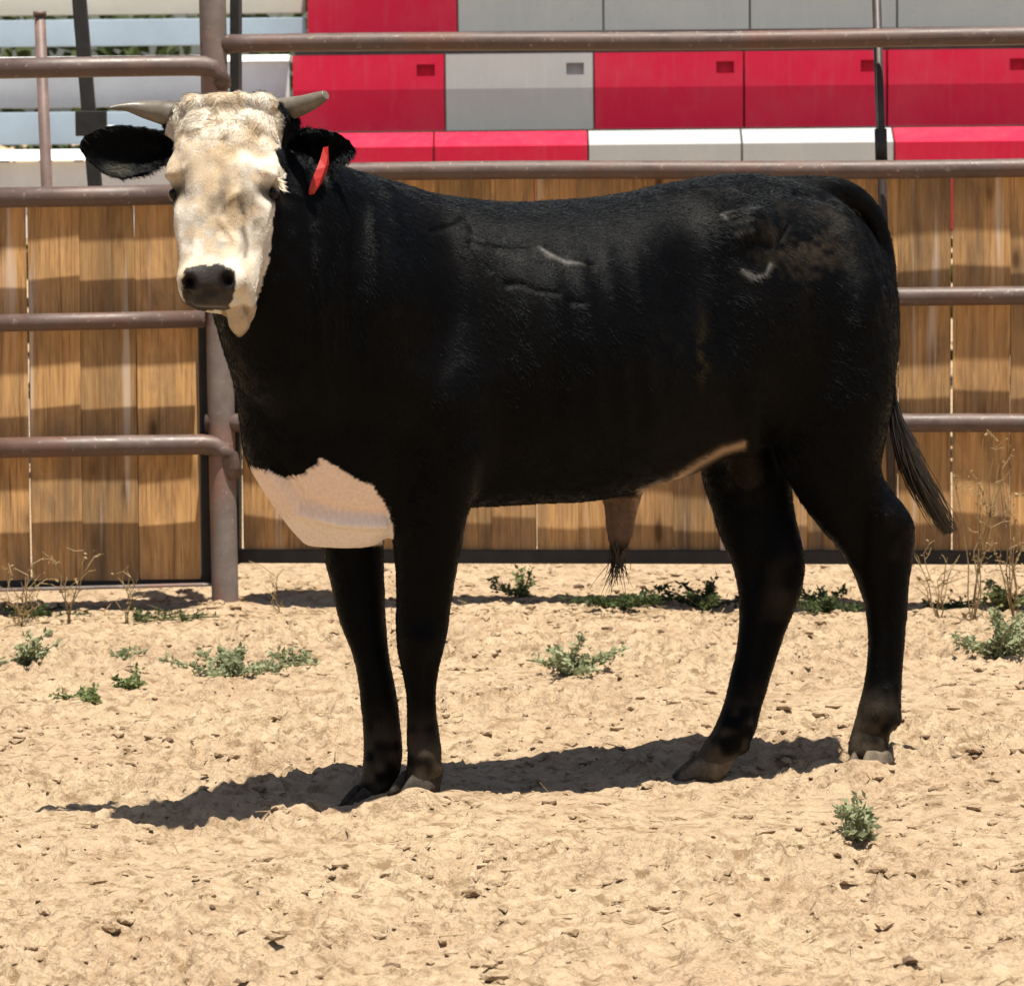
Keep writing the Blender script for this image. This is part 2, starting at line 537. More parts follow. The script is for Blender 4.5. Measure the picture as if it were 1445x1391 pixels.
def planks(parent, fn, D, Nn, edges, ytop, ybot, off, gaps):
    for i in range(len(edges) - 1):
        xa, xb = edges[i], edges[i + 1]
        ym = 0.5 * (ytop + ybot)
        a = fn(xa, ym, off); b = fn(xb, ym, off)
        c = (a + b) * 0.5
        zt = fn(0.5 * (xa + xb), ytop, off).z + random.uniform(-0.008, 0.008)
        zb = fn(0.5 * (xa + xb), ybot, off).z
        o = bpy.data.objects.new('plank', plank_meshes[i % 5])
        col.objects.link(o)
        o.parent = parent
        g = gaps.get(i, 0.0012)
        o.scale = ((b - a).length - g, 0.020, zt - zb)
        o.rotation_euler = (random.uniform(-0.004, 0.004), random.uniform(-0.003, 0.003) + 0.004, math.atan2(D.y, D.x) + random.uniform(-0.02, 0.02))
        o.location = Vector((c.x, c.y, 0.5 * (zt + zb))) + Nn * random.uniform(-0.004, 0.004) - D * (g * 0.5) - parent.location

wr = empty('wooden_fence', P0 + DR * 1.2 + NR * 0.09)
tag(wr, 'long wooden plank panel in a black steel frame behind the bull', 'wooden fence')
planks(wr, fr, DR, NR, [342, 412, 478, 548, 620, 695, 757, 816, 882, 950, 1016, 1080, 1140, 1200, 1268, 1345, 1426, 1505, 1585, 1665, 1745],
       244, 778, 0.097, {5: 0.003, 8: 0.001, 13: 0.003, 14: 0.008})
def bar(name, A, B, w, d, Nn, mat, parent):
    t = (B - A).normalized(); s = t.cross(Nn).normalized()
    V, Fc = box_geo(A - s * w / 2 - Nn * d / 2, B - A, s * w, Nn * d)
    return bevelled(name, local(parent, V), Fc, mat, parent, 0.003)
bar('bottom_channel', fr(330, 784, 0.097), ext(fr(330, 784, 0.097), fr(1445, 786, 0.097), 1.5), 0.040, 0.05, NR, M['frame'], wr)
bar('frame_upright', fr(333, -40, 0.097), fr(333, 795, 0.097), 0.028, 0.05, NR, M['frame'], wr)

wl_ = empty('wooden_gate', P0 - DL * 0.6 + NL * 0.09)
tag(wl_, 'short wooden plank gate panel left of the post, banded with rail shadows', 'wooden gate')
planks(wl_, fl, DL, NL, [-275, -195, -115, -38, 42, 114, 193, 280], 286, 818, 0.080, {3: 0.006, 5: 0.002})
bar('bottom_channel', ext(fl(300, 817, 0.095), fl(0, 824, 0.095), 1.8), fl(300, 817, 0.095), 0.02, 0.05, NL, M['frame'], wl_)
bar('bottom_angle', ext(fl(298, 824, 0.04), fl(0, 832, 0.04), 1.8), fl(298, 824, 0.04), 0.008, 0.05, NL, M['post'], wl_)
bar('frame_upright', fl(284, 278, 0.095), fl(292, 826, 0.095), 0.034, 0.06, NL, M['frame'], wl_)

# ------------------------------------------------------------------ posts standing behind the fence
def back_post(name, label, x0, y0, x1, y1, Y, w, mat, square=False, top_ext=0.0, bracket=None, cap=None):
    A, B = at(x0, y0, Y), at(x1, y1, Y)
    T = ext(A, B, -top_ext)
    k = (0 - A.z) / (B.z - A.z)
    Bt = ext(A, B, k + 0.05)
    root = empty(name, (Bt.x, Bt.y, 0))
    tag(root, label, 'post')
    if square: bar('shaft', T, Bt, w, w, Vector((0, 1, 0)), mat, root)
    else: tube('shaft', [T, (T + Bt) / 2, Bt], w / 2, mat, root, 16)
    if bracket:
        a = at(bracket[0], bracket[1], Y - 0.03); b = at(bracket[2], bracket[3], Y - 0.03)
        V, Fc = box_geo(Vector((a.x, Y - 0.035, b.z)), Vector((b.x - a.x, 0, 0)), Vector((0, 0.05, 0)), Vector((0, 0, a.z - b.z)))
        bevelled('bracket', local(root, V), Fc, M['frame'], root, 0.003)
    if cap:
        a = at(x0, y0, Y)
        tube('cap', [a - Vector((0, 0, 0.006)), a + Vector((0, 0, 0.008))], w * 0.58, mat, root, 16)
    return root
back_post('steel_post', 'slim brown round post at the far left before the aluminium planks', 56, 20, 66, 265, 4.35, 0.036, M['brownpost'], cap=True)
back_post('steel_post', 'black square post with a hinge bracket above the left ear', 112, 0, 128, 190, 4.6, 0.044, M['frame'], True, 0.4, (106, 157, 150, 192))

# ------------------------------------------------------------------ grandstand
stand = empty('grandstand', (0.5, 9.0, 0))
tag(stand, 'grandstand with red and grey seat panels beyond the fence', 'grandstand')
def yroll(x): return -0.010 * (x - CX)
def seat_mesh(name, w, prof, slot):
    """prof: list of (y, z) front profile from top to bottom; closed at the back"""
    V, Fc = [], []
    us = [0, 0.82, 0.94, 1.0] if slot else [0, 1]
    vt = [0, 0.28, 0.62, 1.0] if slot else [0, 1]
    (ya, za), (yb, zb) = prof[0], prof[1]
    idx = {}
    for i, u in enumerate(us):
        for j, v in enumerate(vt):
            idx[i, j] = len(V); V.append(Vector((u * w, ya + (yb - ya) * v, za + (zb - za) * v)))
    for i in range(len(us) - 1):
        for j in range(len(vt) - 1):
            q = (idx[i, j], idx[i, j + 1], idx[i + 1, j + 1], idx[i + 1, j])
            if slot and i == 1 and j == 1:
                m = [len(V) + k for k in range(4)]
                for k in q: V.append(V[k] + Vector((0, 0.022, -0.004)))
                for k in range(4): Fc.append((q[k], q[(k + 1) % 4], m[(k + 1) % 4], m[k]))
                Fc.append(tuple(m))
            else: Fc.append(q)
    L = [idx[0, j] for j in range(len(vt))]; R = [idx[len(us) - 1, j] for j in range(len(vt))]
    bot = [idx[i, len(vt) - 1] for i in range(len(us))]
    top = [idx[i, 0] for i in range(len(us))]
    (yc, zc) = prof[2]
    a = len(V); V.append(Vector((0, yc, zc))); V.append(Vector((w, yc, zc)))
    Fc.append(tuple(bot[::-1]) [::-1][0:0] or tuple([a] + [a + 1] + bot[::-1]))
    dpt = 0.16
    c = len(V); V += [Vector((0, yc + dpt, zc)), Vector((w, yc + dpt, zc)), Vector((w, ya + dpt, za)), Vector((0, ya + dpt, za))]
    Fc.append((a + 1, a, c, c + 1)); Fc.append((c, c + 3, c + 2, c + 1))
    Fc.append(tuple(top + [c + 2, c + 3]))
    Fc.append(tuple(L + [a, c, c + 3])); Fc.append(tuple(R[::-1] + [c + 2, c + 1, a + 1]))
    return V, Fc
ROWS = {
    'A': dict(Y=9.8, y=(-88, -38, 49), tilt=(0.018, 0.012), cols=[432, 645, 851, 1058, 1266, 1474, 1680], colr='rgggggg', slot=True),
    'B': dict(Y=9.1, y=(76, 125, 184), tilt=(0.006, 0.016), cols=[412, 628, 838, 1050, 1252, 1464, 1676], colr='rgrrrrr', slot=True),
    'C': dict(Y=8.4, y=(186, 206, 330), tilt=(0.11, 0.01), cols=[394, 612, 830, 1047, 1262, 1477, 1692], colr='rrggrrr', slot=False),
}
for rn, R in ROWS.items():
    Y = R['Y']
    for i in range(len(R['cols']) - 1):
        xa, xb = R['cols'][i], R['cols'][i + 1]
        dy = yroll(0.5 * (xa + xb)) if rn != 'C' else yroll(0.5 * (xa + xb))
        z = [at(0.5 * (xa + xb), yy, Y).z for yy in R['y']]
        A, B = at(xa, R['y'][1], Y), at(xb, R['y'][1], Y)
        zr = [at(722, yy, Y).z for yy in R['y']]
        prof = [(R['tilt'][0], zr[0] - zr[1]), (0, 0), (R['tilt'][1], zr[2] - zr[1])]
        V, Fc = seat_mesh('seat_panel', (B.x - A.x) - 0.008, prof, R['slot'])
        org = Vector((A.x + 0.004, Y, zr[1])) - stand.location
        o = bevelled('seat_panel', [org + v for v in V], Fc, M['red'] if R['colr'][i] == 'r' else M['grey'], stand, 0.0)
    # deck plank and dark riser under this row of seats
    x0 = at(R['cols'][0], 100, Y).x; x1 = at(R['cols'][-1], 100, Y).x
    zb = at(722, R['y'][2], Y).z
    V, Fc = box_geo(Vector((x0, Y + 0.06, zb - 0.030)), Vector((x1 - x0, 0, 0)), Vector((0, 0.6, 0)), Vector((0, 0, 0.022)))
    bevelled('tread', local(stand, V), Fc, M['beige'], stand, 0.003)
    V, Fc = box_geo(Vector((x0, Y + 0.30, zb - 0.004)), Vector((x1 - x0, 0, 0)), Vector((0, 0.05, 0)), Vector((0, 0, 0.42)))
    bevelled('riser', local(stand, V), Fc, M['darkpost'], stand, 0.003)

alu = empty('aluminium_bleacher', (-2.4, 9.2, 0))
tag(alu, 'pale aluminium bleacher planks seen left of the red seats', 'bleacher')
def aplank(name, y0, y1, Y, mat, xr=404, depth=0.035, lip=False):
    a = at(722, y0, Y); b = at(722, y1, Y)
    x1 = at(xr, 100, Y).x; x0 = -4.2
    V, Fc = box_geo(Vector((x0, Y, b.z)), Vector((x1 - x0, 0, 0)), Vector((0, depth, 0)), Vector((0, 0, a.z - b.z)))
    if lip:
        for k in (4, 5): V[k] = V[k] + Vector((0, 0.05, 0))
        for k in (6, 7): V[k] = V[k] + Vector((0, 0.05, 0))
    return bevelled(name, local(alu, V), Fc, mat, alu, 0.003)
dy = 5  # roll at the left side of the picture
aplank('riser_plank', -110, -60, 10.2, M['alu_sky'], 432)
aplank('riser_plank', -55, 16, 10.0, M['beige'], 432)
aplank('riser_plank', 22, 60, 9.85, M['alu_sky'], 432)
aplank('nosing_plank', 74, 83, 9.3, M['aluwhite'], 408, 0.30, True)
aplank('riser_plank', 84, 146, 9.35, M['alu'], 408)
aplank('riser_plank', 152, 198, 9.15, M['alu_sky'], 404)
aplank('nosing_plank', 205, 220, 8.55, M['aluwhite'], 394, 0.30, True)
aplank('riser_plank', 222, 330, 8.6, M['alu'], 392)
for x in (-3.6, -2.6, -1.7):
    V, Fc = box_geo(Vector((x, 9.0, 0)), Vector((0.06, 0, 0)), Vector((0, 0.06, 0)), Vector((0, 0, 1.45)))
    bevelled('leg', local(alu, V), Fc, M['alu'], alu, 0.003)
for x in (0.0, 1.2, 2.4):
    V, Fc = box_geo(Vector((x, 9.75, 0)), Vector((0.08, 0, 0)), Vector((0, 0.08, 0)), Vector((0, 0, 1.5)))
    bevelled('leg', local(stand, V), Fc, M['darkpost'], stand, 0.003)

def leaf_cloud(name, mat, centers, size, rs, parent=None):
    """many small folded leaves; centers (n,3), size (n,)"""
    n = len(centers)
    d = rs.normal(size=(n, 3)); d[:, 2] = d[:, 2] * 0.6 + 0.35
    d /= np.linalg.norm(d, axis=1)[:, None]
    s = np.cross(d, rs.normal(size=(n, 3))); s /= np.linalg.norm(s, axis=1)[:, None]
    nn = np.cross(d, s)
    L = size[:, None]; W = L * 0.28
    p0 = centers; p1 = centers + d * L * 0.45 + s * W + nn * L * 0.06; p2 = centers + d * L; p3 = centers + d * L * 0.45 - s * W + nn * L * 0.06
    V = np.stack([p0, p1, p2, p3], 1).reshape(-1, 3)
    b = np.arange(n) * 4
    Q = np.concatenate([np.column_stack([b, b + 1, b + 2]), np.column_stack([b, b + 2, b + 3])])
    me = np_mesh(name, V, Q)
    me.materials.append(mat)
    o = bpy.data.objects.new(name, me)
    col.objects.link(o)
    if parent: o.parent = parent
    return o
hn = 9000
hc = np.column_stack([rng.uniform(-5.5, 5.5, hn), rng.normal(15.0, 0.35, hn), rng.rand(hn) ** 0.8 * (2.35 + 0.25 * np.sin(rng.rand(hn) * 6))])
tag(leaf_cloud('hedge', M['leaf_dark'], hc, rng.uniform(0.10, 0.2, hn), rng), 'row of green shrubs glimpsed between the far bleacher planks', 'shrubs', kind='stuff')

# ------------------------------------------------------------------ the bull
TH = math.radians(25.6)
BO = Vector((0.179, -0.09, 0.0))
BF = Vector((-math.cos(TH), -math.sin(TH), 0)); BL = Vector((math.sin(TH), -math.cos(TH), 0))
def med(px, py, t=0.0):
    p = on_plane(px, py, BO + BL * t, BL)
    return (p - BO).dot(BF), p.z
def bw(s, t, z): return BO + BF * s + BL * t + Vector((0, 0, z))

PARTS_V, PARTS_F = [], []
def add(V, Fc):
    k = len(PARTS_V)
    PARTS_V.extend([tuple(v) for v in V]); PARTS_F.extend([tuple(i + k for i in f) for f in Fc])
def add_loft(rings):
    n = len(rings[0]); V = [p for r in rings for p in r]; Fc = []
    for i in range(len(rings) - 1):
        for k in range(n):
            k2 = (k + 1) % n
            Fc.append((i * n + k, i * n + k2, (i + 1) * n + k2, (i + 1) * n + k))
    Fc.append(tuple(range(n))[::-1]); m = (len(rings) - 1) * n
    Fc.append(tuple(range(m, m + n)))
    add(V, Fc)
def sup(a, p):
    c, s = math.cos(a), math.sin(a)
    return math.copysign(abs(c) ** (2 / p), c), math.copysign(abs(s) ** (2 / p), s)
def add_ell(c, r, axes=None, n=20, m=12):
    ax = axes or (Vector((1, 0, 0)), Vector((0, 1, 0)), Vector((0, 0, 1)))
    rings = []
    for i in range(1, m):
        a = math.pi * i / m
        rings.append([c + ax[2] * (r[2] * math.cos(a)) + ax[0] * (r[0] * math.sin(a) * math.cos(2 * math.pi * k / n)) + ax[1] * (r[1] * math.sin(a) * math.sin(2 * math.pi * k / n)) for k in range(n)])
    add_loft(rings)

def prof(pts):
    q = sorted(pts)
    return np.array([a for a, _ in q]), np.array([b for _, b in q])
TOP = [(1240, 368), (1218, 322), (1185, 288), (1145, 264), (1100, 250), (1060, 243), (1010, 247), (960, 255), (900, 269), (830, 281), (750, 285), (680, 283), (620, 275), (570, 262), (530, 249), (495, 243), (460, 252), (425, 290), (390, 350)]
BOT = [(1240, 560), (1200, 600), (1150, 622), (1060, 630), (1000, 650), (960, 672), (900, 692), (830, 707), (750, 710), (680, 714), (620, 722), (560, 742), (520, 748), (480, 738), (430, 700), (390, 620)]
WID = [(1252, .06), (1225, .13), (1180, .185), (1120, .22), (1050, .235), (950, .250), (850, .268), (750, .272), (680, .258), (600, .232), (540, .212), (480, .185), (430, .14), (388, .07)]
ts, tz = prof([med(*p) for p in TOP]); bs, bz = prof([med(*p) for p in BOT])
ws, ww = prof([(med(x, 450)[0], w) for x, w in WID])
rings = []
s_lo, s_hi = ws[0], ws[-1]
for i in range(40):
    s = s_lo + (s_hi - s_lo) * i / 39
    zt, zb, w = np.interp(s, ts, tz), np.interp(s, bs, bz), np.interp(s, ws, ww)
    zc, h = 0.5 * (zt + zb), 0.5 * (zt - zb)
    ring = []
    for k in range(48):
        a = 2 * math.pi * k / 48
        c, sn = sup(a, 2.25)
        # barrel is widest below the middle, the back narrower
        wl2 = w * (1 - 0.10 * max(sn, 0) ** 2) * (1.0 if sn > 0 else 1.0 - 0.06 * sn * sn)
        ring.append(bw(s, c * wl2, zc + sn * h))
    rings.append(ring)
add_loft(rings)

def rows(lst, n=24, p=2.2, sub=4):
    """stacked horizontal rings: (py, x_left, x_right, Y, half depth)"""
    arr = np.array(lst, float)
    t = np.arange(len(arr)); tt = np.linspace(0, len(arr) - 1, (len(arr) - 1) * sub + 1)
    R = np.column_stack([np.interp(tt, t, arr[:, k]) for k in range(5)])
    for _ in range(3):   # soften the corners of the outline
        R[1:-1] = 0.25 * R[:-2] + 0.5 * R[1:-1] + 0.25 * R[2:]
    rr = []
    for y, xl, xr, Y, d in R:
        a, b = at(xl, y, Y), at(xr, y, Y)
        c = (a + b) * 0.5; rx = (b - a).length / 2
        ring = []
        for k in range(n):
            an = 2 * math.pi * k / n
            cs, sn = sup(an, p)
            ring.append(c + Vector((cs * rx, sn * d, 0)))
        rr.append(ring)
    add_loft(rr)

# near hind leg with thigh
rows([(285, 1080, 1190, .06, .05), (330, 1062, 1232, .05, .09), (400, 1055, 1252, .05, .115), (480, 1062, 1262, .04, .125), (560, 1078, 1262, .04, .125), (610, 1090, 1252, .05, .115),
      (661, 1104, 1240, .06, .095), (685, 1115, 1252, .07, .085), (709, 1130, 1274, .08, .072), (741, 1155, 1294, .09, .062), (777, 1186, 1291, .095, .055), (818, 1208, 1284, .10, .046),
      (866, 1223, 1280, .105, .040), (914, 1224, 1276, .108, .037), (962, 1219, 1272, .11, .038), (1000, 1211, 1273, .11, .044), (1015, 1207, 1272, .11, .046), (1032, 1202, 1257, .11, .043), (1051, 1197, 1254, .11, .045), (1066, 1196, 1256, .11, .047)])
# far hind leg
rows([(480, 1020, 1200, .20, .09), (560, 1000, 1190, .19, .10), (620, 985, 1150, .18, .10), (661, 985, 1120, .165, .085), (709, 1001, 1117, .15, .07), (753, 1013, 1128, .135, .062), (797, 1033, 1140, .125, .056),
      (842, 1043, 1131, .115, .048), (866, 1043, 1119, .11, .044), (894, 1043, 1108, .105, .040), (938, 1035, 1092, .10, .037), (983, 1023, 1080, .092, .038), (1023, 1009, 1070, .085, .044), (1044, 995, 1065, .082, .044), (1060, 985, 1045, .08, .042), (1078, 973, 1030, .08, .042)])
# near fore leg with shoulder
rows([(400, 575, 665, -.40, .05), (450, 552, 690, -.41, .075), (520, 540, 705, -.42, .09), (590, 535, 703, -.42, .095), (640, 540, 690, -.41, .09), (680, 545, 675, -.40, .08), (715, 549, 664, -.39, .07), (755, 553, 656, -.38, .062), (793, 557, 648, -.37, .056),
      (842, 558, 640, -.36, .050), (881, 558, 635, -.35, .048), (911, 560, 628, -.345, .047), (940, 566, 620, -.34, .040), (989, 573, 615, -.335, .034), (1028, 573, 620, -.33, .037), (1062, 574, 625, -.33, .042), (1082, 574, 622, -.33, .042), (1098, 570, 613, -.33, .043), (1108, 566, 611, -.33, .043)])
# far fore leg
rows([(640, 440, 560, -.24, .07), (720, 445, 545, -.24, .07), (774, 452, 541, -.24, .062), (813, 464, 543, -.245, .055), (852, 472, 544, -.25, .050), (891, 482, 547, -.25, .047), (920, 496, 549, -.255, .043), (950, 503, 554, -.26, .038),
      (989, 509, 562, -.26, .035), (1028, 513, 565, -.26, .036), (1067, 514, 569, -.26, .042), (1092, 510, 566, -.26, .042), (1108, 505, 556, -.26, .043), (1122, 501, 548, -.26, .044)])
for x, y, Y, q in ((1268, 1016, .09, 1), (1262, 1022, .135, 1), (1052, 1054, .06, 1), (1046, 1058, .10, 1), (618, 1086, -.35, 1), (612, 1090, -.31, 1)):
    add_ell(at(x, y, Y), (.014, .013, .018))
# chest, dewlap and brisket
rows([(430, 315, 430, -.52, .09), (460, 305, 450, -.51, .10), (500, 318, 490, -.49, .12), (545, 331, 540, -.46, .14), (600, 339, 570, -.44, .145), (650, 346, 580, -.43, .13), (690, 368, 575, -.42, .105), (725, 393, 565, -.41, .08), (752, 412, 558, -.40, .055), (772, 432, 530, -.40, .030)], p=2.4)
# neck
nk = [(545, 470, -.34, .20, .31), (490, 440, -.43, .195, .295), (440, 395, -.515, .18, .275), (400, 345, -.585, .15, .225), (368, 300, -.64, .125, .175), (345, 262, -.68, .105, .125)]
nk = [(at(x, y, Y), rl, rv) for x, y, Y, rl, rv in nk]
cpts = catmull([k[0] for k in nk], 4)
rad = [(np.interp(i / 4, range(6), [k[1] for k in nk]), np.interp(i / 4, range(6), [k[2] for k in nk])) for i in range(len(cpts))]
add(*tube_geo(cpts, rad, 32))
# sheath, scrotum
rows([(670, 840, 925, .0, .05), (695, 848, 908, .0, .035), (725, 851, 900, .0, .028), (755, 854, 895, .0, .024), (778, 860, 887, .0, .016)], n=16)
add_ell(at(1052, 655, .085), (.048, .045, .075))

# head
PSI, TAU = math.radians(9.5), math.radians(24)
HD = Vector((-math.sin(PSI), -math.cos(PSI), 0))
HR = Vector((math.cos(PSI), -math.sin(PSI), 0))
HDn = HD * math.sin(TAU) + Vector((0, 0, -math.cos(TAU)))
HN = HD * math.cos(TAU) + Vector((0, 0, math.sin(TAU)))
KU = 0.86
HO = at(319, 153, -0.72)
def hp(u, r, n): return HO + HDn * (u * KU) + HR * r + HN * n
HEAD = [  # u, half width, front n, back n, exponent
    (-.034, .076, -.024, -.090, 2.6), (-.022, .094, -.002, -.120, 2.8), (.006, .106, .014, -.145, 2.9), (.05, .112, .024, -.175, 2.9), (.10, .117, .030, -.200, 2.8), (.15, .120, .028, -.215, 2.7),
    (.19, .118, .020, -.220, 2.5), (.24, .108, .012, -.215, 2.5), (.29, .097, .008, -.190, 2.5), (.335, .088, .006, -.160, 2.5), (.375, .082, .008, -.135, 2.6),
    (.41, .082, .012, -.122, 2.7), (.44, .080, .010, -.115, 2.7), (.465, .070, -.004, -.105, 2.5), (.482, .050, -.025, -.09, 2.2)]
ha = np.array(HEAD); hu = np.linspace(ha[0, 0], ha[-1, 0], 44)
rings = []
for u in hu:
    w, f, b, p = [np.interp(u, ha[:, 0], ha[:, k]) for k in (1, 2, 3, 4)]
    ring = []
    for k in range(40):
        a = 2 * math.pi * k / 40
        c, sn = sup(a, p)
        wn_ = w * (1.0 if sn > 0 else 1 - 0.28 * sn * sn)
        ring.append(hp(u, c * wn_, 0.5 * (f + b) + sn * 0.5 * (f - b)))
    rings.append(ring)
add_loft(rings)
HAX = (HR, HN, HDn)
for sg in (-1, 1):
    add_ell(hp(.158, sg * .098, -.022), (.020, .032, .046), HAX)      # brow over the eye
    add_ell(hp(.250, sg * .079, -.045), (.022, .035, .07), HAX)        # cheek bone
    add_ell(hp(.432, sg * .043, .003), (.030, .026, .034), HAX)       # nostril wings
    add_ell(hp(.012, sg * .100, -.055), (.042, .045, .035), HAX)      # horn base
for sg in (-1, 1): add_ell(hp(-.014, sg * .070, -.02), (.034, .04, .026), HAX)
add_ell(hp(-.012, 0, -.03), (.092, .05, .026), HAX)                  # poll
add_ell(hp(.437, 0, -.07), (.062, .05, .040), HAX)                    # lower lip
rows([(420, 312, 366, -.80, .04), (440, 316, 362, -.80, .04), (456, 320, 357, -.80, .030), (467, 326, 350, -.80, .021), (478, 333, 343, -.80, .009)], n=16)   # chin lobe

# ears: closed dished leaves
def ear(outline_top, outline_bot, Y0, Y1, dish, thick, basefat):
    n = 14; m = 8
    T = catmull([Vector((x, y, 0)) for x, y in outline_top], 6); B = catmull([Vector((x, y, 0)) for x, y in outline_bot], 6)
    def samp(C, t):
        f = t * (len(C) - 1); i = min(int(f), len(C) - 2); return C[i].lerp(C[i + 1], f - i)
    rr = []
    for i in range(n + 1):
        t = i / n
        a, b = samp(T, t), samp(B, t)
        Y = Y0 + (Y1 - Y0) * t
        front, back = [], []
        th = thick * (1 - 0.45 * t) + basefat * (1 - t) ** 3
        for j in range(m + 1):
            v = j / m
            p = at(a.x + (b.x - a.x) * v, a.y + (b.y - a.y) * v, Y)
            arc = math.sin(math.pi * v)
            dp = dish * arc * math.sin(math.pi * min(1, 0.25 + t * 0.75))
            front.append(p + Vector((0, dp, 0)))
            back.append(p + Vector((0, dp + th * (0.5 + 0.7 * arc), 0)))
        rr.append(front + back[::-1])
    add_loft(rr)
ear([(246, 184), (225, 184), (195, 177), (160, 175), (125, 184), (107, 203)], [(246, 232), (228, 236), (208, 249), (175, 256), (140, 246), (109, 213)], -.60, -.63, .035, .014, .02)
ear([(378, 190), (400, 186), (430, 180), (462, 180), (490, 190), (506, 211)], [(378, 240), (398, 248), (420, 264), (446, 272), (474, 252), (504, 218)], -.62, -.66, .035, .014, .02)

# tail
tl = [(1100, 264, -.02, .028), (1148, 266, -.02, .034), (1193, 275, -.025, .035), (1225, 301, -.03, .034), (1244, 348, -.03, .030), (1254, 410, -.03, .024), (1256, 480, -.02, .018), (1257, 545, -.02, .016), (1263, 590, -.02, .014), (1275, 632, -.02, .011)]
tc = []
for x, y, t, r in tl:
    s, z = med(x, y, t); tc.append(bw(s, t, z))
tp = catmull(tc, 5)
tr = [float(np.interp(i / 5, range(len(tl)), [q[3] for q in tl])) for i in range(len(tp))]
add(*tube_geo(tp, tr, 14))

me0 = bpy.data.meshes.new('raw'); me0.from_pydata(PARTS_V, [], PARTS_F); me0.update()
bm = bmesh.new(); bm.from_mesh(me0)
for f in bm.faces: pass
bmesh.ops.recalc_face_normals(bm, faces=bm.faces)
bm.to_mesh(me0); bm.free()
tmp = bpy.data.objects.new('raw', me0); col.objects.link(tmp)
md = tmp.modifiers.new('r', 'REMESH'); md.mode = 'VOXEL'; md.voxel_size = 0.0052; md.adaptivity = 0.0
dg = bpy.context.evaluated_depsgraph_get()
body_me = bpy.data.meshes.new_from_object(tmp.evaluated_get(dg))
bpy.data.objects.remove(tmp); bpy.data.meshes.remove(me0)
body_me.name = 'body'
nv = len(body_me.vertices)
V = np.empty(nv * 3, np.float32); body_me.vertices.foreach_get('co', V); V = V.reshape(-1, 3).astype(float)
E = np.empty(len(body_me.edges) * 2, np.int32); body_me.edges.foreach_get('vertices', E); E = E.reshape(-1, 2)
deg = np.bincount(E.ravel(), minlength=nv).astype(float)[:, None]; deg[deg == 0] = 1
def lap(A):
    out = np.empty_like(A)
    for k in range(A.shape[1]):
        out[:, k] = np.bincount(E[:, 0], A[E[:, 1], k], nv) + np.bincount(E[:, 1], A[E[:, 0], k], nv)
    return out / deg
HOn, HDv, HRv, HNv = [np.array(q) for q in (HO, HDn, HR, HN)]
def head_coords(V):
    q = V - HOn
    return q @ HDv / KU, q @ HRv, q @ HNv
u, r, n_ = head_coords(V)
px0, py0 = project(V)
headness = (sstep(-.30, -.20, n_) * sstep(.60, .5, u) * sstep(.42, .34, np.abs(r)))[:, None]
legness = sstep(0.62, 0.5, V[:, 2])[:, None]
for it in range(46):
    lim = 1.0 if it < 8 else (1 - 0.92 * headness) * (1 - 0.85 * legness)
    V = V + 0.6 * lim * (lap(V) - V)

def normals(V):
    body_me.vertices.foreach_set('co', V.astype(np.float32).ravel()); body_me.update()
    nn = np.empty(nv * 3, np.float32); body_me.vertices.foreach_get('normal', nn)
    return nn.reshape(-1, 3).astype(float)
NV = normals(V)
px, py = project(V)
view = CAMN - V; view /= np.linalg.norm(view, axis=1)[:, None]
near = sstep(0.05, 0.25, (NV * view).sum(1)) * (V[:, 2] > 0.0)
def seg(x0, y0, x1, y1):
    dx, dy = x1 - x0, y1 - y0
    t = np.clip(((px - x0) * dx + (py - y0) * dy) / (dx * dx + dy * dy), 0, 1)
    return np.hypot(px - x0 - t * dx, py - y0 - t * dy)
def poly_d(pts):
    d = np.full(nv, 1e9)
    for a, b in zip(pts[:-1], pts[1:]): d = np.minimum(d, seg(*a, *b))
    return d
def gauss(x, y, sx, sy=None):
    sy = sy or sx
    return np.exp(-(((px - x) / sx) ** 2 + ((py - y) / sy) ** 2))
u, r, n_ = head_coords(V)
ishead = (n_ > -.26) & (u > -.06) & (u < .56) & (np.abs(r) < .15)
body_side = near * (~ishead)
disp = np.zeros(nv)
# muscle and bone on the side of the body
disp += 2.1 * body_side * (0.016 * gauss(1050, 318, 38, 30) + 0.012 * gauss(1215, 420, 30, 60) - 0.016 * gauss(985, 400, 50, 90) - 0.010 * gauss(1040, 470, 26, 110)
                     + 0.016 * gauss(600, 560, 70, 60) - 0.004 * gauss(710, 500, 34, 150) + 0.010 * gauss(660, 640, 22, 30) + 0.010 * gauss(560, 420, 40, 80)
                     - 0.010 * gauss(500, 430, 24, 130) + 0.010 * gauss(1060, 600, 20, 60) + 0.008 * gauss(820, 480, 120, 120))
for k, x in enumerate((745, 785, 825, 865, 905)):
    disp += body_side * 0.0040 * np.exp(-((px - x - 0.12 * (py - 450)) / 11) ** 2) * sstep(330, 420, py) * sstep(640, 560, py)
# skin folds down the neck
for k, (x, a) in enumerate(((432, 10), (452, -6), (474, 8), (497, -5), (520, 6))):
    disp += body_side * 0.006 * np.exp(-((px - x - a * np.sin((py - 250) / 70.0)) / 6.5) ** 2) * sstep(270, 330, py) * sstep(620, 480, py)
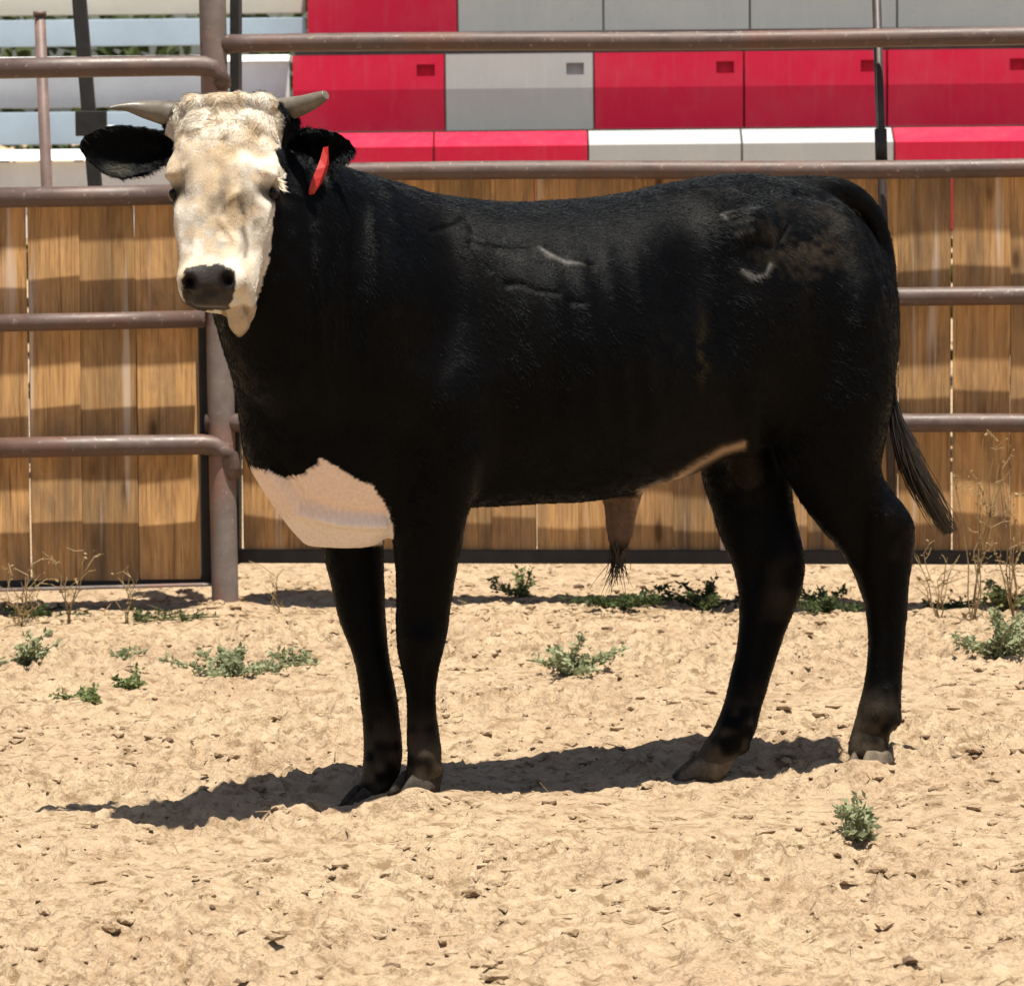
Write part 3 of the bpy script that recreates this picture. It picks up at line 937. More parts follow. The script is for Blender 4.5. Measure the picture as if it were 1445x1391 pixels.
# brand scars: raised ridges with a groove beside them
BR = [[(608, 327), (640, 318), (657, 306), (668, 325)], [(668, 341), (700, 350), (748, 353)], [(662, 345), (690, 383)],
      [(715, 401), (735, 402), (755, 412), (785, 417)], [(800, 428), (820, 430)], [(770, 350), (792, 358)], [(812, 370), (834, 379)],
      [(1030, 318), (1075, 316)], [(1060, 345), (1085, 350)], [(1098, 340), (1112, 318)]]
BW = [[(672, 339), (682, 341)], [(760, 352), (775, 363), (797, 374), (822, 376)], [(1018, 306), (1022, 313)], [(1022, 305), (1060, 303)], [(1036, 334), (1056, 332)], [(1052, 380), (1066, 392), (1082, 388), (1087, 374)], [(975, 262), (1010, 262), (1040, 268)]]
brand = np.full(nv, 1e9); brandw = np.full(nv, 1e9)
for b in BR: brand = np.minimum(brand, poly_d(b))
for b in BW: brandw = np.minimum(brandw, poly_d(b))
wob_b = 0.5 + n3(V, 40.0, 17.0)
brand = brand * wob_b; brandw = brandw * wob_b
disp -= body_side * 0.0030 * np.exp(-(brand / 3.2) ** 2)
disp += body_side * 0.0022 * np.exp(-(brandw / 4.0) ** 2)
# legs: bony detail
disp -= body_side * 0.010 * np.exp(-(poly_d([(1125, 270), (1170, 281), (1205, 305), (1230, 345), (1246, 400)]) / 6.0) ** 2)
disp += body_side * (0.007 * gauss(1274, 742, 14, 16) - 0.006 * np.exp(-(poly_d([(1252, 790), (1252, 960)]) / 6) ** 2) - 0.005 * np.exp(-(poly_d([(602, 935), (602, 1030)]) / 5) ** 2) - 0.005 * np.exp(-(poly_d([(1085, 860), (1058, 985)]) / 6) ** 2) + 0.006 * gauss(1240, 1000, 20, 14) + 0.006 * gauss(600, 1070, 18, 14) + 0.006 * gauss(1042, 1022, 18, 14) - 0.006 * gauss(1228, 1036, 22, 8))
disp += 2.2 * body_side * (0.006 * gauss(598, 905, 22, 22) + 0.006 * gauss(1255, 730, 22, 20) + 0.005 * gauss(1100, 790, 18, 20) - 0.006 * gauss(1215, 760, 14, 50) - 0.005 * gauss(1070, 800, 12, 40))
# brisket fold
disp += body_side * (0.017 * np.exp(-(poly_d([(385, 665), (420, 720), (480, 735), (540, 738)]) / 7) ** 2) - 0.008 * np.exp(-(poly_d([(400, 665), (432, 705), (485, 722), (545, 726)]) / 7) ** 2))
# face: nostrils, eye sockets, wrinkles, mouth line
facef = sstep(.1, .4, NV @ HNv) * ishead
hd = ishead.astype(float)
for sg in (-1, 1):
    d2 = ((px - (293 + sg * 26)) / 9.5) ** 2 + ((py - (398.5 - sg * 2.5)) / 12) ** 2
    disp -= 0.024 * np.exp(-d2 * d2) * near * hd
    d2 = ((u - .195) / .024) ** 2 + ((n_ + .022) / .024) ** 2
    disp -= 0.012 * np.exp(-d2) * (r * sg > .07) * hd
    disp += 0.004 * np.exp(-((u - .16 - .35 * (r * sg - .08)) / .008) ** 2) * sstep(.05, .08, r * sg) * facef
disp += facef * (0.005 * np.exp(-((r - .028 - .02 * np.sin(u * 40)) / .008) ** 2) * sstep(.2, .24, u) * sstep(.4, .34, u)
                 - 0.004 * np.exp(-((r - .005) / .012) ** 2) * sstep(.05, .1, u) * sstep(.3, .2, u))
disp += facef * 0.0035 * (n3(V, 34.0) - 0.5) * 2 * sstep(.40, .36, u)
disp += facef * 0.009 * (n3(V * np.array([1, 1, .5]), 20.0, 5.0) - 0.5) * 2 * sstep(.40, .34, u)
curl = sstep(.14, .05, u) * facef
disp += curl * 0.006 * (n3(V, 48.0, 9.0) - 0.4)
disp += hd * -0.010 * np.exp(-((u - .470 + .25 * (n_ + .03)) / .006) ** 2) * (n_ < .0) * sstep(-.13, -.10, n_)
# overall skin unevenness
disp += (1 - hd) * (0.004 * (n3(V, 9.0) - 0.5) + 0.0016 * (n3(V, 30.0) - 0.5))
V = V + NV * disp[:, None]
for it in range(2): V = V + 0.35 * (lap(V) - V)
NV = normals(V)
px, py = project(V)
u, r, n_ = head_coords(V)

# coat colours
nA = n3(V, 14.0, 3.0); nB = n3(V, 45.0, 7.0); nC = n3(V, 5.0, 1.0)
jit = (nA - .5) * 14 + (nB - .5) * 10
C = np.empty((nv, 3)); C[:] = (0.0016, 0.0017, 0.0021)
def blend(mask, c):
    global C
    m = np.clip(mask, 0, 1)[:, None]
    C = C * (1 - m) + np.array(c) * m
def inpoly(pts):
    ins = np.zeros(nv, bool); x = px + jit * 0.5; y = py + jit[::-1] * 0 + jit * 0.5
    for (x0, y0), (x1, y1) in zip(pts, pts[1:] + pts[:1]):
        c = ((y0 > y) != (y1 > y))
        if y1 != y0: ins ^= c & (x < (x1 - x0) * (y - y0) / (y1 - y0) + x0)
    return ins.astype(float)
# brown mud, sun-bleached hair and painted brand glints
blend(.55 * sstep(.5, .75, nC) * (V[:, 2] > .5), (0.0032, 0.0026, 0.0022))
blend(near * (~ishead) * .6 * np.exp(-((px - 1135) / 70) ** 2 - ((py - 345) / 48) ** 2) * sstep(.45, .75, .5 * nA + .5 * n3(V, 60.0, 2.0)), (0.040, 0.030, 0.021))
blend(near * (~ishead) * .8 * np.exp(-((px - 992) / 8) ** 2 - ((py - 505) / 48) ** 2) * sstep(.35, .6, nB), (0.026, 0.019, 0.006))
blend(near * .25 * np.exp(-((px - 950) / 30) ** 2 - ((py - 490) / 30) ** 2) * sstep(.52, .7, nB), (0.012, 0.008, 0.004))
blend(np.exp(-(brandw / 2.6) ** 2) * body_side * .8 * sstep(.3, .6, nA), (0.12, 0.113, 0.108))  # white glints along the brand scars, painted into the coat colour
blend(np.exp(-(brand / 5) ** 2) * body_side, (0.0015, 0.0015, 0.0015))
# dust on the lower legs
dust = sstep(.22, .05, V[:, 2] - 0.0) * sstep(.3, .65, .6 * nA + .4 * nB)
blend(dust * .75, (0.085, 0.066, 0.047))
blend(near * sstep(.55, .75, nA) * (np.exp(-((px - 1235) / 30) ** 2 - ((py - 800) / 60) ** 2) + np.exp(-((px - 1100) / 22) ** 2 - ((py - 830) / 55) ** 2)) * .6, (0.035, 0.026, 0.019))
blend(near * sstep(.5, .7, nA) * (np.exp(-((px - 1045) / 25) ** 2 - ((py - 1015) / 28) ** 2)) * .8, (0.07, 0.05, 0.036))
# white brisket
bris = [(340, 652), (382, 664), (400, 672), (430, 668), (452, 645), (480, 662), (500, 676), (525, 685), (545, 712), (556, 756), (520, 800), (400, 800), (340, 720)]
front = (V[:, 1] < -.26)
legcut = sstep(545, 552, px) * 0
m = inpoly(bris) * front * sstep(-.6, -.5, -np.abs(V[:, 1] + .42) - .35)
fore = (px > 546) & (NV[:, 1] < 0.2) & (V[:, 1] < -.40)
farleg = (py > 769) & (V[:, 1] > -.36)
m = m * (~farleg)
blend(m, (0.82, 0.66, 0.56))
blend(m * sstep(722, 738, py + (nA - .5) * 10), (0.82, 0.72, 0.65))
# pale flank fold and sheath
dfl = poly_d([(903, 694), (945, 682), (985, 655), (1020, 636), (1052, 627)])
px_, py_ = px, py
blend(np.exp(-(dfl / 5.5) ** 2) * (V[:, 2] > .45) * sstep(.30, .1, np.abs(V[:, 1])) * (px < 1052), (0.36, 0.25, 0.17))
sh = sstep(845, 850, px) * sstep(912, 906, px) * sstep(697, 706, py) * (V[:, 2] < .72) * (V[:, 2] > .40) * (np.abs(V[:, 1]) < .08)
blend(sh, (0.13, 0.085, 0.06))
blend(sh * sstep(755, 775, py), (0.02, 0.014, 0.01))
blend(np.exp(-((px - 900) / 6) ** 2) * sh, (0.30, 0.20, 0.14))
blend(np.exp(-(((px - 1050) / 34) ** 2 + ((py - 675) / 40) ** 2) ** 2) * (V[:, 1] < .06) * (V[:, 1] > -.05) * (V[:, 2] < .74) * .8, (0.016, 0.011, 0.008))
def poly_d2(pts):
    d = np.full(nv, 1e9)
    for (x0, y0), (x1, y1) in zip(pts[:-1], pts[1:]):
        dx, dy = x1 - x0, y1 - y0
        t = np.clip(((px - x0) * dx + (py - y0) * dy) / (dx * dx + dy * dy), 0, 1)
        d = np.minimum(d, np.hypot(px - x0 - t * dx, py - y0 - t * dy))
    return d * (.6 + .8 * nB)
# white face
edge = (nA - .5) * .020 + (nB - .5) * .014
facepoly = [(248, 140), (258, 122), (392, 122), (394, 165), (398, 190), (388, 212), (396, 232), (404, 246), (394, 264), (388, 300), (381, 350), (373, 382), (362, 425), (356, 445), (362, 470), (338, 490), (316, 468), (300, 446), (250, 446), (225, 400), (215, 330), (215, 240), (222, 212), (234, 185), (246, 160)]
wf = inpoly(facepoly) * sstep(-.02, .12, (NV * view).sum(1)) * (n_ > -.16) * (V[:, 1] < -.62)
blend(wf, (0.63, 0.58, 0.50))
fz = wf * sstep(-.05, .0, n_)
blend(fz * .6 * sstep(.45, .66, n3(V, 14.0, 21.0)), (0.44, 0.32, 0.19))
for (cx_, cy_, sx_, sy_, k_) in ((330, 280, 36, 26, 1.0), (315, 325, 26, 34, .9), (290, 345, 20, 30, .6), (358, 320, 16, 40, .8), (262, 250, 12, 40, .5), (345, 345, 9, 30, .6), (300, 196, 24, 5, .6), (322, 145, 42, 6, .6), (250, 235, 12, 34, .55), (268, 330, 10, 40, .5), (350, 230, 26, 12, .4), (300, 300, 14, 40, .5), (372, 290, 12, 18, .5)):
    blend(fz * k_ * sstep(.3, .62, n3(V, 42.0, 33.0 + cx_)) * np.exp(-((px - cx_) / sx_) ** 2 - ((py - cy_) / sy_) ** 2), (0.13, 0.10, 0.072))
blend(fz * .9 * np.exp(-(poly_d2([(338, 285), (346, 305), (343, 325), (349, 345), (346, 362)]) / 3.2) ** 2), (0.09, 0.066, 0.048))
blend(fz * .6 * np.exp(-(poly_d2([(283, 195), (300, 197), (318, 195)]) / 2.6) ** 2), (0.12, 0.085, 0.055))
blend(fz * .5 * np.exp(-((u - .115 - .01 * np.sin(r * 90)) / .006) ** 2) * (np.abs(r) < .03), (0.2, 0.13, 0.08))
blend(fz * .55 * sstep(.50, .68, nB) * sstep(.40, .36, u), (0.45, 0.33, 0.2))
# muzzle pad
mzp = [(255, 392), (262, 380), (280, 374), (312, 373), (329, 379), (334, 396), (330, 424), (318, 440), (268, 440), (257, 418)]
mz = inpoly(mzp) * sstep(-.05, .1, (NV * view).sum(1)) * ishead
blend(mz, (0.034, 0.030, 0.029))
blend(mz * sstep(.5, .7, nB), (0.055, 0.047, 0.043))
for cx_, cy_ in ((267, 401), (319, 396)):
    d2 = ((px - cx_) / 11) ** 2 + ((py - cy_) / 14) ** 2
    blend(np.exp(-d2 * d2) * near * ishead, (0.004, 0.003, 0.003))
for sg in (-1, 1):
    d2 = ((u - .202) / .024) ** 2 + ((n_ + .036) / .040) ** 2
    blend(np.exp(-d2 * d2) * (r * sg > .07) * ishead, (0.01, 0.008, 0.007))
# chin
chc = np.array(at(337, 455, -.80))
dch = np.linalg.norm((V - chc) / np.array([.040, .052, .052]), axis=1) + (nB - .5) * .3
ch = sstep(1.12, .98, dch)
blend(ch * (1 - mz), (0.46, 0.36, 0.25))
blend(ch * (1 - mz) * sstep(.45, .65, nB), (0.30, 0.22, 0.14))
# inside of the ears, greyish hair
blend(near * .5 * np.exp(-((px - 165) / 14) ** 2 - ((py - 238) / 9) ** 2), (0.10, 0.09, 0.06))

body_me.vertices.foreach_set('co', V.astype(np.float32).ravel()); body_me.update()
at_ = body_me.attributes.new('coat', 'FLOAT_COLOR', 'POINT')
at_.data.foreach_set('color', np.column_stack([C, np.ones(nv)]).astype(np.float32).ravel())
wet = mz + 0.0
at2 = body_me.attributes.new('wet', 'FLOAT', 'POINT'); at2.data.foreach_set('value', wet.astype(np.float32))
body_me.polygons.foreach_set('use_smooth', np.ones(len(body_me.polygons), bool))

def mat_coat():
    m, nt, b = new_mat('short_coat')
    a = N(nt, 'ShaderNodeAttribute'); a.attribute_name = 'coat'
    w = N(nt, 'ShaderNodeAttribute'); w.attribute_name = 'wet'
    v = coords(nt, 'Object', (1, 1, 0.45))
    f = noise(nt, v, 160, 3, 0.7)
    f2 = noise(nt, coords(nt), 16, 4, 0.6)
    c = mix(nt, 1.0, a.outputs['Color'], ramp(nt, f, [(0.25, 0.86), (0.75, 1.12)]), 'MULTIPLY')
    nt.links.new(c, b.inputs['Base Color'])
    rr = ramp(nt, f2, [(0.3, 0.32), (0.7, 0.44)])
    rr = mix(nt, w.outputs['Fac'], rr, (0.28, 0.28, 0.28))
    nt.links.new(rr, b.inputs['Roughness'])
    b.inputs['Specular IOR Level'].default_value = 0.05
    b.inputs['Sheen Weight'].default_value = 0.0
    b.inputs['Sheen Roughness'].default_value = 0.5
    h = N(nt, 'ShaderNodeMath', operation='ADD')
    nt.links.new(f, h.inputs[0]); nt.links.new(noise(nt, v, 420, 2, 0.6), h.inputs[1])
    bump(nt, b, h.outputs[0], 0.35, 0.004)
    return m
M['coat'] = mat_coat()
body_me.materials.clear(); body_me.materials.append(M['coat'])

bull = empty('bull', (BO.x, BO.y, 0))
tag(bull, 'young black bull with white face, red ear tag and short horns', 'bull')
body = bpy.data.objects.new('body', body_me); col.objects.link(body)
body.parent = bull; body.location = -bull.location

# short lying coat hair
def coat_hair(count):
    rs = np.random.RandomState(21)
    nf = len(body_me.polygons)
    body_me.calc_loop_triangles()
    LT = np.empty(len(body_me.loop_triangles) * 3, np.int32); body_me.loop_triangles.foreach_get('vertices', LT); LT = LT.reshape(-1, 3)
    a, b, c = V[LT[:, 0]], V[LT[:, 1]], V[LT[:, 2]]
    ar = np.linalg.norm(np.cross(b - a, c - a), axis=1)
    cen = (a + b + c) / 3
    hu_, hr_, hn_ = head_coords(cen)
    hh = (hn_ > -.2) & (np.abs(hr_) < .34) & (hu_ > -.1) & (hu_ < .56) & (cen[:, 1] < -.5)
    fnrm = NV[LT].mean(1)
    vis = ((CAMN - cen) * fnrm).sum(1) > -1.5
    w = ar * (1 + 2.0 * hh) * (.35 + .65 * vis) * (1 - mz[LT[:, 0]])
    w /= w.sum()
    t = rs.choice(len(LT), count, p=w)
    q = rs.rand(count, 2); fl_ = q.sum(1) > 1; q[fl_] = 1 - q[fl_]
    wts = np.column_stack([1 - q.sum(1), q[:, 0], q[:, 1]])
    tri = LT[t]
    P = (V[tri] * wts[:, :, None]).sum(1); nn = (NV[tri] * wts[:, :, None]).sum(1); nn /= np.linalg.norm(nn, axis=1)[:, None]
    col_ = (C[tri] * wts[:, :, None]).sum(1)
    hu_, hr_, hn_ = head_coords(P)
    hh = ((hn_ > -.2) & (np.abs(hr_) < .16) & (hu_ > -.1) & (hu_ < .56) & (P[:, 1] < -.55)).astype(float)[:, None]
    leg = sstep(.62, .45, P[:, 2])[:, None]
    flow = -np.array(BF) * .75 + np.array((0, 0, -.65)) + (np.column_stack([n3(P, 3.0, 50.), n3(P, 3.0, 60.), n3(P, 3.0, 70.)]) - .5) * .6
    flow = flow * (1 - leg) + np.array((0, 0, -1.0)) * leg
    hf = np.outer(np.ones(count), HDv) + HRv * (hr_ / .1)[:, None] * .6
    flow = flow * (1 - hh) + hf * hh
    pol = (sstep(.13, .02, hu_)[:, None]) * hh
    flow = flow + (np.column_stack([n3(P, 45., 1.), n3(P, 45., 2.), n3(P, 45., 3.)]) - .5) * (.22 + 3.0 * pol)
    flow = flow - nn * (flow * nn).sum(1)[:, None]
    flow /= np.linalg.norm(flow, axis=1)[:, None] + 1e-6
    L = (.0125 * (1 - leg) + .007 * leg) * (1 - hh) + (.0045 + .0075 * pol) * hh
    pale = sstep(.15, .4, col_[:, 0])[:, None] * (1 - hh)
    L = L * rs.uniform(.6, 1.25, (count, 1)) * (1 - .55 * pale)
    lift = .12 + .10 * rs.rand(count, 1) + .2 * pol
    clump = (np.column_stack([n3(P, 38., 4.), n3(P, 38., 5.), n3(P, 38., 6.)]) - .5) * .35 + rs.normal(0, .12, (count, 3))
    pts = []
    for k in range(4):
        f = k / 3
        pts.append(P + nn * (L * lift * (f - .35 * f * f)) + (flow + clump * f) * L * f * (1 - .3 * lift) - nn * .0005)
    X = np.stack(pts, 1).reshape(-1, 3)
    hc = bpy.data.hair_curves.new('coat_hair')
    hc.add_curves([4] * count)
    hc.attributes['position'].data.foreach_set('vector', X.astype(np.float32).ravel())
    ra = hc.attributes.new('radius', 'FLOAT', 'POINT')
    ra.data.foreach_set('value', np.tile(np.array([.00042, .00038, .00028, .0001], np.float32), count))
    ca = hc.attributes.new('coat', 'FLOAT_COLOR', 'CURVE')
    vv = rs.uniform(.85, 1.18, (count, 1))
    ca.data.foreach_set('color', np.column_stack([np.clip(col_ * vv, 0, .9), np.ones(count)]).astype(np.float32).ravel())
    m, nt, b = new_mat('coat_hair')
    an = N(nt, 'ShaderNodeAttribute'); an.attribute_name = 'coat'
    nt.links.new(an.outputs['Color'], b.inputs['Base Color'])
    b.inputs['Roughness'].default_value = 0.40
    b.inputs['Specular Tint'].default_value = (0.82, 0.91, 1.0, 1)
    b.inputs['Specular IOR Level'].default_value = 0.145
    hc.materials.append(m)
    o = bpy.data.objects.new('coat_hair', hc)
    col.objects.link(o); o.parent = bull; o.location = -bull.location
    o['kind'] = 'stuff'
coat_hair(260000)

# horns
def horn(pts, radii):
    c = catmull(pts, 6)
    rd = [float(np.interp(i / 6, range(len(radii)), radii)) for i in range(len(c))]
    return tube('horn', c, rd, M['horn'], bull, 20)
horn([at(262, 166, -.66), at(236, 160, -.655), at(205, 155, -.65), at(178, 151, -.66), at(153, 153, -.68)], [.030, .027, .0185, .009, .0025])
horn([at(375, 162, -.67), at(400, 156, -.69), at(425, 149, -.72), at(446, 141, -.745), at(460, 134, -.76)], [.029, .026, .020, .0155, .009])

# eyes with a lash on the near side
def ball(name, c, r, mat, axes=None, n=16, m=10):
    vv, ff = [], []
    ax = axes or (Vector((1, 0, 0)), Vector((0, 1, 0)), Vector((0, 0, 1)))
    for i in range(1, m):
        a = math.pi * i / m
        for k in range(n):
            b = 2 * math.pi * k / n
            vv.append(c + ax[2] * (r[2] * math.cos(a)) + ax[0] * (r[0] * math.sin(a) * math.cos(b)) + ax[1] * (r[1] * math.sin(a) * math.sin(b)))
    for i in range(m - 2):
        for k in range(n):
            ff.append((i * n + k, i * n + (k + 1) % n, (i + 1) * n + (k + 1) % n, (i + 1) * n + k))
    ff.append(tuple(range(n))); ff.append(tuple(range((m - 2) * n, (m - 1) * n))[::-1])
    return mesh_obj(name, local(bull, vv), ff, mat, bull, True)
for sg in (-1, 1):
    eye_o = ball('eye', hp(.200, sg * .100, -.044), (.015, .022, .013), M['eye'], HAX)
lv, lf = [], []
for k in range(40):
    t = random.random(); b0 = hp(.168 + .012 * t, .112, -.02 - .03 * t); sgd = 1
    d = HR * random.uniform(.010, .024) + HDn * random.uniform(0.004, .018) + HN * random.uniform(-.004, .012)
    q = HDn * .0016
    i0 = len(lv); lv += [b0 - q, b0 + q, b0 + d]; lf.append((i0, i0 + 1, i0 + 2))
mesh_obj('eyelash', local(bull, lv), lf, M['lash'], eye_o)

# ear tag
tv, tf = [], []
tagc = [(459, 207, -.672, .005), (458, 222, -.678, .011), (455, 236, -.686, .0165), (450, 250, -.692, .0185), (445, 263, -.695, .016), (439, 274, -.694, .007)]
for x, y, Y, w in tagc:
    c = at(x, y, Y); sx = Vector((math.cos(.6), math.sin(.6), 0.35)).normalized()
    bulge = Vector((0.007, -0.007, 0))
    tv += [c - sx * w, c + bulge * 0.9, c + sx * w, c + sx * w + Vector((0, .003, 0)), c + bulge * 0.9 + Vector((0, .003, 0)), c - sx * w + Vector((0, .003, 0))]
for i in range(len(tagc) - 1):
    for k in range(6):
        tf.append((i * 6 + k, i * 6 + (k + 1) % 6, (i + 1) * 6 + (k + 1) % 6, (i + 1) * 6 + k))
tf.append((5, 4, 3, 2, 1, 0)); e = (len(tagc) - 1) * 6; tf.append(tuple(range(e, e + 6)))
mesh_obj('ear_tag', local(bull, tv), tf, M['tag'], bull)['label'] = 'red plastic ear tag'

# hooves: two claws each
def hoof(p, top, heading, w, L, h, mat):
    fwd = Vector((math.cos(heading), math.sin(heading), 0)); side = Vector((-fwd.y, fwd.x, 0))
    vv, ff = [], []
    for sg in (-1, 1):
        base = len(vv)
        levels = [(0.0, 1.0, 0.0), (0.35, 0.95, 0.05), (0.7, 0.86, 0.16), (1.0, 0.74, 0.26)]
        n = 14
        for t, sc, bk in levels:
            for k in range(n):
                a = 2 * math.pi * k / n
                lx = math.cos(a); ly = math.sin(a)
                x = (L * 0.5) * lx * sc - bk * L * 0.55 + (0.14 * L if lx > 0.2 else 0) * lx * sc
                y = sg * (w * 0.25 + 0.001) + ly * w * 0.245 * sc * (1.0 - 0.35 * max(lx, 0) ** 2) - sg * 0.10 * w * max(lx, 0) ** 2
                vv.append(p + fwd * x + side * y + Vector((0, 0, t * h)) + (top - p - Vector((0, 0, (top - p).z))) * t)
        for i in range(3):
            for k in range(n):
                ff.append((base + i * n + k, base + i * n + (k + 1) % n, base + (i + 1) * n + (k + 1) % n, base + (i + 1) * n + k))
        ff.append(tuple(range(base, base + n))[::-1]); ff.append(tuple(range(base + 3 * n, base + 4 * n)))
    return mesh_obj('hoof', local(bull, vv), ff, mat, bull, True)
hdg = math.pi + TH
hoof(FOOT['near_hind'] + Vector((0.004, -.01, 0)), at(1227, 1066, .10), hdg + .5, .090, .105, .040, M['hoof'])
hoof(FOOT['far_hind'] + Vector((-.005, 0, 0)), at(1003, 1074, .08), hdg - .15, .085, .105, .050, M['hoof'])
hoof(FOOT['near_fore'] + Vector((-.005, -.01, 0)), at(590, 1106, -.33), hdg + .4, .090, .10, .045, M['darkhoof'])
hoof(FOOT['far_fore'] + Vector((-.004, -.01, 0)), at(524, 1120, -.26), hdg + .2, .088, .10, .045, M['darkhoof'])

# hair: tail switch, tip of the sheath
def strands(name, roots, mat, parent, width=0.0016, lab=None):
    vv, ff = [], []
    for pts in roots:
        n = len(pts)
        for i, p in enumerate(pts):
            w = width * (1 - 0.75 * i / (n - 1))
            o = Vector((w, w * 0.4, 0))
            vv += [p - o, p + o]
        b = len(vv) - 2 * n
        for i in range(n - 1): ff.append((b + 2 * i, b + 2 * i + 1, b + 2 * i + 3, b + 2 * i + 2))
    return mesh_obj(name, local(bull, vv), ff, mat, parent)
def Yt(x): return med(x, 600, -.02)
def tail_strands(count, spread, seed, path):
    rs = random.Random(seed); out = []
    for k in range(count):
        t0 = rs.uniform(0, 0.55); t1 = min(1.0, t0 + rs.uniform(0.4, 0.75))
        a = rs.gauss(0, 1); b = rs.gauss(0, 1); wv = rs.gauss(0, .007); ph = rs.uniform(0, 6)
        pts = []
        for i in range(9):
            t = t0 + (t1 - t0) * i / 8
            f = t * (len(path) - 1); j = min(int(f), len(path) - 2); c = path[j].lerp(path[j + 1], f - j)
            g = spread * (0.25 + 1.2 * math.sin(math.pi * min(1, t * .9)) ) * (0.4 + 0.6 * i / 8)
            pts.append(c + Vector((a * g + wv * math.sin(ph + t * 7) * i / 8, b * g, a * g * .35 + rs.gauss(0, .001))))
        out.append(pts)
    return out
tpath = []
for x, y in ((1258, 540), (1264, 590), (1278, 635), (1296, 675), (1318, 715), (1340, 752)):
    s, z = med(x, y, -.02); tpath.append(bw(s, -.02, z))
tpath = catmull(tpath, 5)
strands('tail_hair', tail_strands(420, .0100, 3, tpath), M['tuft'], bull, .0019)['label'] = 'brown-tipped switch of the tail'
strands('tail_hair', tail_strands(260, .009, 4, tpath[:18]), M['blackhair'], bull, .002)
rs = random.Random(5); rt = []
for k in range(60):
    a = at(872 + rs.gauss(0, 6), 770 + rs.uniform(-8, 8), rs.gauss(0, .012)); b = at(866 + rs.gauss(0, 9), 820 + rs.gauss(0, 10), rs.gauss(0, .015))
    rt.append([a.lerp(b, i / 4) + Vector((.003 * math.sin(i + k), 0, 0)) for i in range(5)])
strands('sheath_hair', rt, M['tuft'], bull, .0016)

# ------------------------------------------------------------------ weeds on the sand
def weed(name, label, px, py, wpx, hpx, mat, n, leaf, seed, stems=6, grp='weeds growing on the sand', dry=False):
    g = gpt(px, py); sc = (g.y + 10) / FPX
    w, h = wpx * sc * 0.5, hpx * sc
    rs = np.random.RandomState(seed)
    root = empty(name, (g.x, g.y, gz(g.x, g.y) - 0.004))
    tag(root, label, 'weed', grp)
    tips = []
    vv, ff = [], []
    for k in range(stems):
        a = rs.uniform(0, 2 * math.pi); rr_ = math.sqrt(rs.rand())
        tip = Vector((math.cos(a) * rr_ * w, math.sin(a) * rr_ * w * 1.1, h * (0.35 + 0.65 * rs.rand()) * (1.15 - 0.5 * rr_)))
        mid = Vector((tip.x * 0.4 + rs.normal() * .01, tip.y * 0.4, tip.z * 0.55))
        a_, b_ = tube_geo(catmull([Vector((tip.x * .1, tip.y * .1, -0.01)), mid, tip], 3), [.0022] * 7, 5)
        o = len(vv); vv += a_; ff += [tuple(i + o for i in f) for f in b_]
        tips.append((mid, tip))
    mesh_obj('stem', vv, ff, M['dry'] if dry else mat, root)
    c = []
    for k in range(n):
        m_, t_ = tips[rs.randint(len(tips))]
        q = m_.lerp(t_, rs.uniform(-0.8, 0.95)) + Vector(rs.normal(size=3)) * leaf * 0.32
        q.z = max(q.z, 0.004)
        c.append(q)
    o = leaf_cloud('foliage', mat, np.array([tuple(q) for q in c]), rs.uniform(.6, 1.25, n) * leaf, rs, root)
    o['kind'] = 'stuff'
    return root
weed('weed', 'broad grey-green weed patch below the fence post', 330, 946, 219, 50, M['leaf_grey'], 1670, .018, 11, 16)
weed('weed', 'narrow grey-green sprig just right of the broad weed patch', 412, 934, 92, 39, M['leaf_grey'], 318, .019, 12, 7)
weed('weed', 'loose grey-green weed at the left edge of the sand', 38, 948, 118, 67, M['leaf_grey'], 436, .018, 13, 8)
weed('weed', 'lowest small green weed of the left cluster', 122, 994, 104, 28, M['leaf_green'], 356, .017, 14, 7)
weed('weed', 'small green weed right of the lowest left one', 181, 968, 67, 35, M['leaf_green'], 237, .017, 15, 5)
weed('weed', 'thin drooping weed between the left weeds and post', 172, 922, 84, 30, M['leaf_grey'], 133, .018, 16, 5)
weed('weed', 'pale green weed on the sand under the belly', 800, 942, 202, 63, M['leaf_grey'], 795, .019, 17, 12)
weed('weed', 'upright green weed nearest the camera at lower right', 1210, 1192, 120, 76, M['leaf_grey'], 595, .019, 18, 9)
weed('weed', 'large spreading grey-green weed at the right edge', 1405, 930, 185, 92, M['leaf_grey'], 1033, .021, 19, 14)
weed('weed', 'small upright leafy weed by the fence behind the belly', 734, 846, 104, 54, M['leaf_green'], 356, .018, 20, 7)
weed('weed', 'low dark green weed below the sheath at the fence', 868, 858, 215, 30, M['leaf_dark'], 712, .019, 21, 12)
weed('weed', 'dark green bush weed beside the far hind leg', 992, 856, 201, 47, M['leaf_dark'], 890, .020, 22, 13)
weed('weed', 'dark green weed between the two hind legs', 1175, 858, 182, 35, M['leaf_dark'], 712, .019, 23, 12)
weed('weed', 'sparse dark weed by the fence right of the hind legs', 1330, 858, 153, 27, M['leaf_dark'], 266, .018, 24, 8)
weed('weed', 'green weed at the right edge nearest the fence', 1425, 860, 118, 50, M['leaf_green'], 516, .019, 25, 8)
weed('weed', 'flat dark litter weed left of the fence post', 205, 872, 231, 15, M['leaf_dark'], 325, .018, 26, 10)
weed('weed', 'flat dark litter weed at the far left below the gate', 50, 868, 172, 14, M['leaf_dark'], 206, .018, 27, 8)

